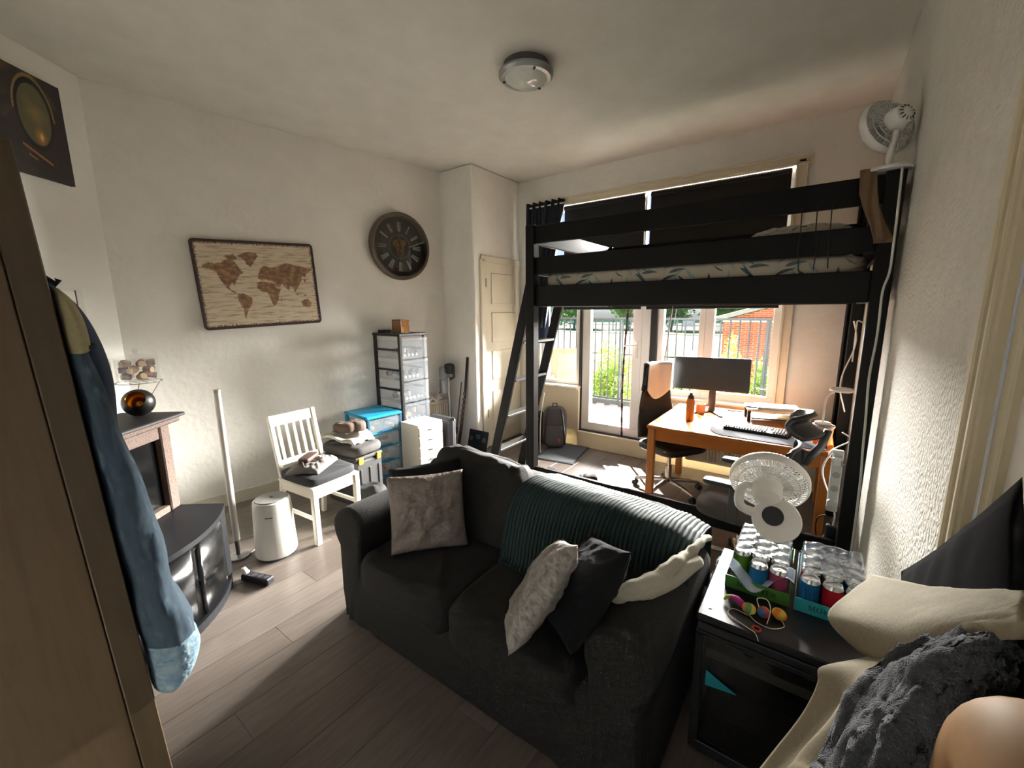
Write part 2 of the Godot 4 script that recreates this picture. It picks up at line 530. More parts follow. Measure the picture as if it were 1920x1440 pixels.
func build_window_wall():
	var wall := plaster("plaster", "dfddd5", "e6e4dd", 0.25)
	var t := 0.26
	var zc := WIN_Z - t * 0.5
	# the wall, with one wide opening that holds windows and the balcony door; it goes on outside as the facade
	var g := Geo.new()
	g.box(Vector3(-2.55, 2.3, zc), Vector3(2.9, 10.2, t))
	g.box(Vector3(3.09, 2.3, zc), Vector3(3.02, 10.2, t))
	g.box(Vector3(0.24, 5.2, zc), Vector3(2.68, 4.42, t))
	g.box(Vector3(0.24, -1.3, zc), Vector3(2.68, 3.0, t))
	struct("wall_back", g, wall)
	g = Geo.new()
	g.box(Vector3(-2.6, 2.3, WIN_Z - t - 0.03), Vector3(2.9, 10.2, 0.06))
	g.box(Vector3(3.15, 2.3, WIN_Z - t - 0.03), Vector3(3.02, 10.2, 0.06))
	g.box(Vector3(0.24, 5.2, WIN_Z - t - 0.03), Vector3(2.8, 4.42, 0.06))
	g.box(Vector3(0.24, -1.4, WIN_Z - t - 0.03), Vector3(2.8, 2.8, 0.06))
	struct("wall_facade", g, mat("5b524b", 0.95, 0.0, 0.1), "grey-brown rendered outer face of the house")
	g = Geo.new()
	g.box(Vector3(-0.81, 0.375, zc), Vector3(0.58, 0.75, t), 0.0)
	g.box(Vector3(0.99, 0.375, zc), Vector3(1.18, 0.75, t), 0.0)
	struct("wall_knee", g, mat("d9cbb2", 0.7), "cream low walls under the windows on both sides of the balcony door")
	var sill := mat("e0d6c6", 0.35)
	g = Geo.new().box(Vector3(-0.81, 0.76, WIN_Z - 0.02), Vector3(0.6, 0.035, 0.2), 0.012)
	g.box(Vector3(0.99, 0.76, WIN_Z - 0.03), Vector3(1.2, 0.035, 0.18), 0.012)
	struct("trim_3", g, sill, "painted window sills")
	g = Geo.new().box(Vector3(-0.06, 0.1, WIN_Z - 0.03), Vector3(0.92, 0.2, 0.1), 0.006)
	struct("trim_4", g, mat("d6c6a8", 0.6), "cream step below the balcony door")
	var casing := mat("d8cdb6", 0.5)
	g = Geo.new()
	for e in [[0.0, 0.09, 0.02], [0.0, 0.022, 0.035], [0.07, 0.02, 0.03]]:
		g.box(Vector3(0.24, 2.955 + e[0] + e[1] * 0.5, WIN_Z + e[2] * 0.5), Vector3(2.88, e[1], e[2]), 0.003)
		g.box(Vector3(1.565 + e[0] + e[1] * 0.5, 1.5, WIN_Z + e[2] * 0.5), Vector3(e[1], 3.0, e[2]), 0.003)
	struct("trim_5", g, casing, "cream moulded casing over and beside the windows")
	# frames
	var white := mat("dbd8d2", 0.35)
	var black := mat("211c1b", 0.5)
	var pane := glass("pane", Color(0.3, 0.36, 0.35), 0.03)
	var z := FRAME_Z
	var mk := func(nm: String, lab: String, x0: float, x1: float, y0: float, y1: float, fw: float, fr: Material) -> MeshInstance3D:
		var q := Geo.new()
		q.box(Vector3((x0 + x1) * 0.5, y0 + fw * 0.5, z), Vector3(x1 - x0, fw, 0.06), 0.004)
		q.box(Vector3((x0 + x1) * 0.5, y1 - fw * 0.5, z), Vector3(x1 - x0, fw, 0.06), 0.004)
		q.box(Vector3(x0 + fw * 0.5, (y0 + y1) * 0.5, z), Vector3(fw, y1 - y0 - 2 * fw, 0.06), 0.004)
		q.box(Vector3(x1 - fw * 0.5, (y0 + y1) * 0.5, z), Vector3(fw, y1 - y0 - 2 * fw, 0.06), 0.004)
		var o := struct(nm, q, fr, lab)
		var pg := Geo.new()
		pg.flat()
		pg.quad(Vector3(x0 + fw - 0.004, y0 + fw - 0.004, z), Vector3(x1 - fw + 0.004, y0 + fw - 0.004, z), Vector3(x1 - fw + 0.004, y1 - fw + 0.004, z), Vector3(x0 + fw - 0.004, y1 - fw + 0.004, z))
		part(o, "pane", pg, pane)
		return o
	mk.call("window_1", "white framed window left of the balcony door", -1.1, -0.545, 0.775, 2.95, 0.045, white)
	var dr: MeshInstance3D = mk.call("door_2", "white framed glass balcony door", -0.505, 0.235, 0.215, 2.95, 0.105, white)
	mk.call("window_2", "white framed window right of the balcony door", 0.415, 0.9, 0.775, 2.95, 0.06, white)
	mk.call("window_3", "white framed window at the right, brick shed behind", 0.9, 1.585, 0.775, 2.95, 0.085, white)
	g = Geo.new()
	g.box(Vector3(-0.525, 1.55, z), Vector3(0.036, 2.8, 0.09), 0.003)
	g.box(Vector3(-0.12, 0.205, z + 0.02), Vector3(0.8, 0.022, 0.09), 0.003)
	g.box(Vector3(0.375, 1.58, z), Vector3(0.075, 2.76, 0.1), 0.004)
	struct("trim_6", g, black, "black posts of the window frame")
	g = Geo.new().box(Vector3(0.287, 1.31, z), Vector3(0.1, 2.22, 0.075), 0.006).box(Vector3(0.287, 2.705, z), Vector3(0.1, 0.17, 0.075), 0.006)
	struct("trim_7", g, white, "white jamb between the balcony door and the window")
	# balcony door furniture
	var metal := mat("c9c6c0", 0.3, 0.6)
	part(dr, "handle_plate", Geo.new().box(Vector3(0.185, 1.27, z + 0.036), Vector3(0.03, 0.2, 0.012), 0.004), metal)
	part(dr, "handle", Geo.new().tube([Vector3(0.185, 1.315, z + 0.04), Vector3(0.185, 1.315, z + 0.085), Vector3(0.165, 1.315, z + 0.095), Vector3(0.055, 1.31, z + 0.095)], 0.01, 10), metal)
	# black roller blinds drawn down behind the bed, a slit of sky between them
	var bl := noisy("blind_cloth", ["131314", "19191b"], 0.05, Vector3.ONE * 6.0, 0.85, 0.0, 0.0, 2, 3)
	for e in [["roller_blind", "black roller blind over the balcony door, half hidden by the bed", -0.76, 0.225], ["roller_blind", "black roller blind over the right windows behind the bed", 0.285, 1.535]]:
		var o := thing(e[0], e[1], "blind", Vector3((e[2] + e[3]) * 0.5, 2.9, WIN_Z - 0.015))
		var w: float = e[3] - e[2]
		part(o, "cloth", Geo.new().box(Vector3(0, -0.55, 0), Vector3(w, 1.21, 0.004)), bl)
		part(o, "roll", Geo.new().cyl(Vector3(-w * 0.5, 0.026, 0.0), Vector3(w * 0.5, 0.026, 0.0), 0.024, -1, 16), bl)
		part(o, "bottom_bar", Geo.new().box(Vector3(0, -1.165, 0), Vector3(w, 0.022, 0.014), 0.004), mat("101011", 0.5))
	# dark curtain bunched at the left end of its rail, and one at the right
	var cloth := noisy("curtain_cloth", ["1b2029", "262c37"], 0.06, Vector3.ONE * 4.0, 0.9, 0.0, 0.0, 2, 4)
	var curt := func(lab: String, x0: float, x1: float, y0: float, y1: float, zz: float, folds: float, taper: float):
		var o := thing("curtain", lab, "curtain", Vector3(x0, y0, zz))
		var f := func(u: float, w: float) -> Vector3:
			var sq := 1.0 - taper * (1.0 - w)
			return Vector3(u * (x1 - x0) * sq + 0.006 * sin(u * folds * TAU * 2.0), (w) * (y1 - y0) + 0.008 * sin(u * folds * TAU), 0.028 * sin(u * folds * TAU + 0.6 * sin(w * 3.0)) + 0.012 * sin(u * folds * 2.7 * TAU + w))
		part(o, "drape", Geo.new().sheet(f, 90, 12, 0.004), cloth)
		var r := Geo.new()
		r.cyl(Vector3(0, y1 - y0 - 0.05, 0), Vector3(x1 - x0, y1 - y0 - 0.05, 0), 0.009, -1, 10)
		part(o, "rail", r, mat("d0c8ba", 0.5))
	curt.call("dark blue curtain bunched at the left end of the window", -1.24, -0.7, 1.5, 3.02, WIN_Z + 0.09, 6.0, 0.5)
	curt.call("dark grey curtain hanging in the right corner beside the window", 2.03, 2.12, 0.1, 2.6, WIN_Z + 0.1, 2.0, 0.0)

# ---------------------------------------------------------------- outside

func build_outside():
	var deckm := []
	for i in 3: deckm.append(noisy("deck%d" % i, [["7d766a", "938c80"], ["746d60", "8a8375"], ["857e70", "9a9385"]][i], 0.03, Vector3(0.8, 6, 6), 0.8, 0.0, 0.0, 3, 50 + i))
	struct("balcony", Geo.new().box(Vector3(0.2, 0.02, -3.05), Vector3(6.0, 0.2, 1.68)), mat("8d8a85", 0.9), "concrete balcony outside the door")
	var bal: Node3D = get_node("balcony")
	for i in 24:
		var a := Vector3(-2.6 + i * 0.24, 0.135, -2.25)
		var p := Geo.new().bar(a, a + Vector3(-0.62, 0, -1.58), 0.14, 0.022, 0.003, Vector3(0.93, 0, -0.37))
		part(bal, "plank", p, deckm[i % 3])
	# railing
	var rail := mat("33383c", 1.0, 0.0, 0.02)
	var o := thing("balcony_railing", "grey metal balcony railing with thin upright bars", "railing", Vector3(0.2, 0.12, -3.84))
	part(o, "top_rail", Geo.new().box(Vector3(0, 1.455, 0), Vector3(6.0, 0.03, 0.045), 0.004), rail)
	part(o, "bottom_rail", Geo.new().box(Vector3(0, 0.13, 0), Vector3(6.0, 0.03, 0.03), 0.004), rail)
	part(o, "kick_board", Geo.new().box(Vector3(0, 0.05, 0.0), Vector3(6.0, 0.1, 0.02), 0.003), mat("3a3f45", 1.0, 0.0, 0.05))
	var bar := Geo.new().cyl(Vector3(0, 0.14, 0), Vector3(0, 1.44, 0), 0.011, -1, 8, false)
	var bm := bar.mesh()
	for i in 50:
		var m := MeshInstance3D.new()
		m.name = "baluster"
		m.mesh = bm
		m.material_override = rail
		m.position.x = -2.95 + i * 0.12
		o.add_child(m, true)
	for xx in [-2.97, -0.95, 1.1, 2.97]:
		part(o, "post", Geo.new().box(Vector3(xx, 0.72, 0), Vector3(0.035, 1.44, 0.035), 0.003), rail)
	# two stacking chairs on the balcony, white arms
	for e in [[-1.4, -3.2, "white framed garden chair outside the left window, nearer the railing post", 0.5], [-0.93, -2.5, "white framed garden chair outside the left window, beside the balcony door", 0.35]]:
		var c := thing("garden_chair", e[2], "garden chair", Vector3(e[0], 0.12, e[1]), e[3])
		tag(c, e[2], "garden chair", "garden chairs on the balcony")
		var wm := mat("d5d3cf", 0.4)
		for s in [-1.0, 1.0]:
			part(c, "side_frame", Geo.new().tube([Vector3(s * 0.27, 0.01, 0.25), Vector3(s * 0.27, 0.58, 0.24), Vector3(s * 0.27, 0.64, 0.18), Vector3(s * 0.27, 0.65, -0.1), Vector3(s * 0.27, 0.58, -0.2), Vector3(s * 0.27, 0.01, -0.28)], 0.016, 8), wm)
		part(c, "seat", Geo.new().box(Vector3(0, 0.42, 0), Vector3(0.5, 0.03, 0.46), 0.01), mat("7a5548", 0.8))
		part(c, "backrest", Geo.new().box(Vector3(0, 0.72, -0.25), Vector3(0.5, 0.5, 0.025), 0.01, B(-12)), mat("8d5f50", 0.8))
	# the ground far below: pale paving and a strip of grass
	struct("ground", Geo.new().box(Vector3(0, GROUND - 0.1, -70), Vector3(240, 0.2, 136)), noisy("paving", ["6a6762", "75726c"], 0.03, Vector3.ONE * 0.3, 0.9, 0.0, 0.0, 3, 61))
	var grass := noisy("grass", ["66752c", "788338", "8a8b44"], 0.05, Vector3.ONE * 1.2, 0.95, 2.0, 0.2, 3, 62)
	for e in [[-40.0, 5.0], [-76.0, 6.0]]:
		var gr := solo("grass_strip", ["narrow strip of grass across the pale yard", "wide band of grass in front of the far fence"][0 if e[1] < 10 else 1], "grass", Geo.new().box(Vector3.ZERO, Vector3(200, 0.12, e[1])), grass, Vector3(0, GROUND + 0.05, e[0]))
		gr.set_meta("kind", "stuff")
	# far fence and trees
	var green := mat("4c7a68", 1.0, 0.0, 0.05)
	o = thing("wire_fence", "green wire fence with posts along the far side of the yard", "fence", Vector3(0, GROUND, -81))
	for i in 30: part(o, "fence_post", Geo.new().box(Vector3(-70 + i * 4.6, 1.3, 0), Vector3(0.12, 2.6, 0.12)), green)
	for i in 3: part(o, "fence_rail", Geo.new().box(Vector3(0, 0.15 + i * 1.2, 0), Vector3(140, 0.07, 0.05)), green)
	part(o, "wire_mesh", Geo.new().box(Vector3(0, 1.3, 0), Vector3(138, 2.5, 0.02)), glass("fence_mesh", Color(0.3, 0.56, 0.46), 0.45, 0.8))
	part(o, "sign", Geo.new().box(Vector3(-18.2, 1.75, 0.1), Vector3(2.2, 1.1, 0.04)), mat("e6e4de", 0.6))
	var leafg := ["5d8a3a", "6b9742", "7aa24c", "577f3a"]
	var spots := [[-60, -92, 11, "broad green tree beyond the far fence, leftmost of the row"], [-47, -90, 11, "round green tree beyond the far fence, second from the left"], [-35, -94, 11, "green tree beyond the far fence, seen through the left window"], [-24, -90, 10, "green tree beyond the far fence, seen through the balcony door"], [-14, -92, 11, "green tree beyond the far fence, seen above the white sign"], [-3, -90, 10, "green tree beyond the far fence, left of the brick shed's roof"], [9, -93, 12, "tall green tree beyond the far fence, behind the brick shed"], [22, -90, 11, "green tree beyond the far fence, rightmost of the row"]]
	for i in spots.size():
		var s: Array = spots[i]
		leafy("tree", s[3], "tree", Vector3(s[0], GROUND, s[1]), Vector3(s[2] * 0.55, s[2] * 0.5, s[2] * 0.5), s[2] * 0.55, 1100, 0.9, leafg[i % 4], "trees beyond the far fence", 100 + i)
	# bushes just behind the railing
	leafy("bush", "tall yellow-green bush behind the railing, seen through the balcony door", "bush", Vector3(-3.2, GROUND, -9.6), Vector3(0.85, 1.75, 0.8), 1.85, 4200, 0.12, "7d9c36", "", 201)
	leafy("bush", "small green bush in front of the brick shed's left corner", "bush", Vector3(-0.12, GROUND, -10.4), Vector3(0.4, 1.5, 0.4), 2.3, 1500, 0.1, "738f30", "", 202)
	leafy("bush", "leafy climber in front of the brick shed's right half", "bush", Vector3(0.85, GROUND, -8.6), Vector3(0.34, 1.3, 0.36), 2.2, 1500, 0.1, "64822a", "", 203)
	leafy("bush", "low green bush seen right of the door between bars", "bush", Vector3(-1.25, GROUND, -9.4), Vector3(0.65, 1.35, 0.6), 1.5, 2600, 0.1, "5d7c2a", "", 204)
	leafy("bush", "pale green bush seen through the left window", "bush", Vector3(-4.75, GROUND, -9.5), Vector3(0.6, 1.7, 0.6), 1.65, 2000, 0.1, "678532", "", 205)
	# brick shed with a low pitched roof
	var brick := brick_mat()
	o = thing("brick_shed", "red brick shed with a grey pitched roof outside the right window", "shed", Vector3(1.07, GROUND, -15.0))
	part(o, "wall", Geo.new().box(Vector3(0, 2.07, 0), Vector3(3.9, 4.14, 3.0)), brick)
	part(o, "gable", Geo.new().prism(PackedVector2Array([Vector2(-1.95, 4.14), Vector2(1.95, 4.14), Vector2(1.95, 5.25)]), -1.5, 1.5), brick)
	part(o, "fascia", Geo.new().box(Vector3(0, 4.12, 1.53), Vector3(3.94, 0.12, 0.06)), mat("b9b5ad", 0.6))
	part(o, "roof", Geo.new().bar(Vector3(-2.2, 4.16, 0.02), Vector3(2.3, 5.44, 0.02), 0.14, 3.5, 0.01, Vector3.UP), mat("777a80", 0.8))

func leafy(called: String, label: String, category: String, at: Vector3, r: Vector3, h: float, count: int, size: float, hex: String, group: String, sd: int):
	var o := thing(called, label, category, at, 0.0, group)
	var q := RandomNumberGenerator.new()
	q.seed = sd
	var trunk := Geo.new()
	trunk.tube([Vector3(0, 0, 0), Vector3(r.x * 0.06, h * 0.5, 0), Vector3(-r.x * 0.03, h, 0.0), Vector3(0, h + r.y * 0.5, 0)], [size * 0.35, size * 0.3, size * 0.22, size * 0.05], 7)
	for i in 7:
		var a := q.randf() * TAU
		trunk.tube([Vector3(0, h * 0.6 + i * r.y * 0.1, 0), Vector3(cos(a) * r.x * 0.4, h * 0.8 + i * r.y * 0.12, sin(a) * r.z * 0.4), Vector3(cos(a) * r.x * 0.8, h + i * r.y * 0.1, sin(a) * r.z * 0.8)], [size * 0.16, size * 0.1, size * 0.03], 5)
	part(o, "stem", trunk, mat("6b5a44", 0.9))
	var mm := MultiMesh.new()
	mm.transform_format = MultiMesh.TRANSFORM_3D
	mm.use_colors = true
	var lf := Geo.new()
	lf.smooth()
	for e in [[Vector3(0, 0, 0), 0.0], [Vector3(0.35, 0.25, 0.2), 1.9], [Vector3(-0.3, 0.35, -0.2), 4.1]]:
		var bb := Basis(Vector3.UP, e[1]) * Basis(Vector3.RIGHT, 0.5)
		var c: Vector3 = e[0]
		lf.tri(c + bb * Vector3(-0.22, 0.3, 0.06), c, c + bb * Vector3(0.22, 0.3, 0.06))
		lf.tri(c + bb * Vector3(-0.22, 0.3, 0.06), c + bb * Vector3(0.22, 0.3, 0.06), c + bb * Vector3(0, 0.75, -0.05))
	mm.mesh = lf.mesh()
	mm.instance_count = count
	var base := Color.html(hex).srgb_to_linear()
	for i in count:
		var d := Vector3(q.randfn(), q.randfn(), q.randfn()).normalized()
		var k := pow(q.randf(), 0.4)
		var lump := 0.85 + 0.25 * sin(d.x * 5.0 + sd) * cos(d.y * 4.0 + sd * 2.0)
		var p := Vector3(0, h, 0) + d * r * k * lump
		var b := Basis.from_euler(Vector3(q.randf() * TAU, q.randf() * TAU, q.randf() * TAU)).scaled(Vector3.ONE * size * q.randf_range(0.7, 1.35))
		mm.set_instance_transform(i, Transform3D(b, p))
		var f := q.randf_range(0.75, 1.25)
		mm.set_instance_color(i, Color(base.r * f * q.randf_range(0.9, 1.15), base.g * f, base.b * f))
	var mi := MultiMeshInstance3D.new()
	mi.name = "foliage"
	mi.multimesh = mm
	if not cache.has("leaf"):
		var m := StandardMaterial3D.new()
		m.vertex_color_use_as_albedo = true
		m.roughness = 0.7
		m.backlight_enabled = true
		m.backlight = Color(0.22, 0.25, 0.12)
		cache["leaf"] = m
	mi.material_override = cache["leaf"]
	mi.set_meta("kind", "stuff")
	o.add_child(mi)

func brick_mat() -> StandardMaterial3D:
	var img := Image.create(256, 256, true, Image.FORMAT_RGB8)
	img.fill(Color.html("8f8073"))
	var q := RandomNumberGenerator.new()
	q.seed = 5
	for r in 16:
		for c in 5:
			var k := q.randf_range(0.85, 1.12)
			var col := Color.html("8a3f2f")
			img.fill_rect(Rect2i(int(c * 64 - (r % 2) * 32) + 2, r * 16 + 2, 60, 13), Color(col.r * k, col.g * k, col.b * k))
	var m := StandardMaterial3D.new()
	m.albedo_texture = ImageTexture.create_from_image(img)
	m.roughness = 0.9
	m.uv1_triplanar = true
	m.uv1_scale = Vector3.ONE * 1.0
	return m

# ---------------------------------------------------------------- the loft bed and what hangs on it

func leaf_print() -> StandardMaterial3D:
	if cache.has("leafprint"): return cache["leafprint"]
	var img := Image.create(512, 512, true, Image.FORMAT_RGB8)
	img.fill(Color.html("b9b1a1"))
	var q := RandomNumberGenerator.new()
	q.seed = 12
	for i in 70:
		var c := Vector2(q.randf() * 512, q.randf() * 512)
		var a := q.randf() * TAU
		var kind := q.randi() % 4
		var L := q.randf_range(30, 62)
		var wd := L * q.randf_range(0.1, 0.17) if kind < 3 else 2.0
		var col: Color = [Color.html("2c4148"), Color.html("33565f"), Color.html("7fa3a6"), Color.html("e4dfd2")][kind]
		var d := Vector2(cos(a), sin(a))
		for k in int(L * 2):
			var t := k / (L * 2.0)
			var w := wd * sin(PI * pow(t, 0.75)) if kind < 3 else wd
			var p := c + d * (t - 0.5) * L * 1.6 + d.orthogonal() * sin(t * 3.0) * L * 0.12
			for j in range(-int(w), int(w) + 1):
				var pp := p + d.orthogonal() * j
				img.set_pixel(posmod(int(pp.x), 512), posmod(int(pp.y), 512), col if j != 0 or kind == 3 else col.lightened(0.2))
	var m := StandardMaterial3D.new()
	m.albedo_texture = ImageTexture.create_from_image(img)
	m.roughness = 0.95
	m.uv1_triplanar = true
	m.uv1_scale = Vector3.ONE * 1.6
	cache["leafprint"] = m
	return m

func build_bed():
	var blk := noisy("black_wood", ["121212", "1b1a1a"], 0.03, Vector3(4, 30, 4), 0.38, 0.0, 0.0, 3, 21)
	blk.metallic_specular = 0.28
	var L := 2.128
	var W := 1.54
	var H := 2.355
	var p := 0.075
	var o := thing("loft_bed", "black wooden loft bed with slatted guard rails standing before the windows", "bed", Vector3.ZERO)
	for e in [[p * 0.5, -p * 0.5], [L - p * 0.5, -p * 0.5], [L - p * 0.5, -W + p * 0.5]]:
		part(o, "post", Geo.new().box(Vector3(e[0], H * 0.5, e[1]), Vector3(p, H, p), 0.004), blk)
	part(o, "post", Geo.new().box(Vector3(p * 0.5, (H + 1.75) * 0.5, -W + p * 0.5), Vector3(p, H - 1.75, p), 0.004), blk)
	for z in [-0.045, -W + 0.045]:
		for e in [[2.22, 2.35], [1.992, 2.12], [1.752, 1.907]]:
			part(o, "guard_rail", Geo.new().box(Vector3(L * 0.5, (e[0] + e[1]) * 0.5, z), Vector3(L - 2 * p, e[1] - e[0], 0.028), 0.004), blk)
	for x in [0.04, L - 0.04]:
		for e in [[2.22, 2.35], [1.992, 2.12], [1.752, 1.907]]:
			part(o, "end_rail", Geo.new().box(Vector3(x, (e[0] + e[1]) * 0.5, -W * 0.5), Vector3(0.028, e[1] - e[0], W - 2 * p), 0.004), blk)
	part(o, "lower_rail", Geo.new().box(Vector3(L * 0.5, 0.395, -0.045), Vector3(L - 2 * p, 0.11, 0.03), 0.005), blk)
	for i in 12:
		part(o, "slat", Geo.new().box(Vector3(0.17 + i * 0.163, 1.79, -W * 0.5), Vector3(0.09, 0.018, W - 0.12), 0.003), mat("b59a70", 0.7))
	# the ladder leans on the left end
	var step := mat("3a3a3b", 0.3)
	var l := thing("ladder", "black ladder with flat steps leaning on the left end of the bed", "ladder", Vector3(0, 0, 0))
	var lean := 0.262
	var at := func(y: float, z: float) -> Vector3: return Vector3(-0.035 - lean * (1.9 - y), y, z)
	for z in [-0.115, -0.64]:
		part(l, "stile", Geo.new().bar(at.call(0.005, z), at.call(1.97, z), 0.085, 0.03, 0.004, Vector3(1, 0, 0)), blk)
	for y in [0.15, 0.47, 0.8, 1.13, 1.46]:
		part(l, "step", Geo.new().box(at.call(y, -0.3775), Vector3(0.095, 0.022, 0.495), 0.004), step)
	# mattress, duvet, pillow
	var cloth := leaf_print()
	solo("mattress", "mattress in a pale sheet printed with dark teal leaves", "mattress", Geo.new().sbox(Vector3(0, 0.1, 0), Vector3(1.96, 0.2, W - 0.17), 0.16, 64, Basis.IDENTITY, 0.012, 3), cloth, Vector3(L * 0.5, 1.802, -W * 0.5))
	var no := FastNoiseLite.new()
	no.seed = 9
	no.frequency = 2.2
	var f := func(u: float, w: float) -> Vector3:
		var x := (u - 0.5) * 1.5
		var z := (0.5 - w) * 1.25
		var e := (1.0 - pow(absf(u * 2 - 1), 6.0)) * (1.0 - pow(absf(w * 2 - 1), 6.0))
		return Vector3(x, (0.05 + 0.08 * maxf(0.0, no.get_noise_2d(x * 1.6, z * 1.6)) + 0.015 * no.get_noise_2d(x * 8, z * 8)) * e + 0.012, z)
	solo("duvet", "rumpled duvet with the same leaf print lying on the mattress", "duvet", Geo.new().sheet(f, 44, 36, 0.014), cloth, Vector3(0.85, 2.0, -0.78))
	solo("bed_pillow", "leaf-printed pillow at the right head end of the loft bed", "pillow", Geo.new().cushion(0.62, 0.42, 0.2, 20, 0.02, 5), cloth, Vector3(1.72, 2.12, -0.5)).rotation = Vector3(-1.25, 0.1, 0)
	# string of tiny lights along the back rail
	var s := thing("fairy_lights", "thin string of tiny fairy lights looped behind the guard rails", "string lights", Vector3(0, 2.1, -1.44))
	var pts := []
	for i in 60:
		var t := i / 59.0
		pts.append(Vector3(0.15 + 1.8 * t, 0.14 * sin(t * 9.0) * cos(t * 17.0) + 0.05, 0.02 * sin(t * 40)))
	part(s, "wire", Geo.new().tube(pts, 0.0016, 5), mat("2a2c2a", 0.6))
	for i in 14:
		part(s, "bulb", Geo.new().ball(pts[2 + i * 4] + Vector3(0, -0.006, 0.004), Vector3(0.005, 0.007, 0.005), 8), mat("e8e6da", 0.2))
	# dangling thin dark wires under the top rail at the right
	var dw := Geo.new()
	for e in [[1.735, 0.0], [1.80, 0.05], [1.86, 0.02]]:
		dw.tube([Vector3(e[0], 0.12, 0), Vector3(e[0] + 0.004, 0.0, 0.004), Vector3(e[0] + e[1] * 0.3, -0.09, 0.006), Vector3(e[0] + 0.012, -0.2, 0)], 0.0028, 5)
	dw.tube([Vector3(1.738, 0.02, 0.002), Vector3(1.765, 0.022, 0.003)], 0.0026, 5)
	solo("dark_wire", "thin dark wires hanging between the two upper guard rails at the right", "wire", dw, mat("1c1c1c", 0.6), Vector3(0, 2.125, -0.022))
	# brown tape round the post top, white cord down the post
	var tp := [[Vector3(1.99, 2.392, -0.06), 0.03], [Vector3(1.985, 2.372, 0.012), 0.032], [Vector3(1.995, 2.27, 0.006), 0.034], [Vector3(2.012, 2.2, 0.006), 0.03], [Vector3(2.045, 2.12, 0.006), 0.03], [Vector3(2.073, 2.05, 0.006), 0.036], [Vector3(2.076, 2.03, 0.006), 0.037]]
	var tf := func(u: float, w: float) -> Vector3:
		var k := w * (tp.size() - 1)
		var i := mini(int(k), tp.size() - 2)
		var c: Vector3 = (tp[i][0] as Vector3).lerp(tp[i + 1][0], k - i)
		var r: float = lerpf(tp[i][1], tp[i + 1][1], k - i)
		return c + Vector3((0.5 - u) * 2.0 * -r, 0, 0.004 * sin(u * 9.0 + w * 12.0))
	solo("brown_tape", "strip of brown packing tape tied over the right post", "tape", Geo.new().sheet(tf, 10, 36, 0.002), noisy("tape_brown", ["5f4930", "735a3d"], 0.06, Vector3(20, 6, 20), 0.5, 0.0, 0.0, 3, 77))
	var cp := []
	for e in [[2.105, 2.375], [2.111, 2.158], [2.113, 2.015], [2.113, 1.893], [2.098, 1.806], [2.1, 1.666], [2.1, 1.562], [2.093, 1.388], [2.099, 1.238], [2.104, 1.127], [2.109, 0.986], [2.115, 0.873], [2.118, 0.726], [2.12, 0.5], [2.118, 0.03]]:
		cp.append(Vector3(e[0], e[1], 0.008))
	cp.append(Vector3(2.1, 0.01, 0.06))
	solo("power_cable", "white cable running down the front of the right bed post", "cable", Geo.new().tube(smoothed(cp, 4), 0.0055, 7), mat("cfd3cb", 0.5))
	# fan standing on the post
	fan("small white desk fan standing on top of the right bed post", Vector3(2.035, 2.575, -0.09), 0.128, Vector3(-0.62, -0.28, -0.7), Vector3(2.06, 2.36, -0.04), Vector3.UP, 0.09, 40, false)

func smoothed(p: Array, n: int) -> Array:
	var c := Curve3D.new()
	for i in p.size():
		var t: Vector3 = ((p[mini(i + 1, p.size() - 1)] as Vector3) - (p[maxi(i - 1, 0)] as Vector3)) / 6.0
		c.add_point(p[i], -t, t)
	var out := []
	for i in p.size() - 1:
		for k in n: out.append(c.sample(i, float(k) / n))
	out.append(p[p.size() - 1])
	return out

func aim(y: Vector3) -> Basis: # a basis whose y axis points along the vector
	return Geo.new().frame_of(y)

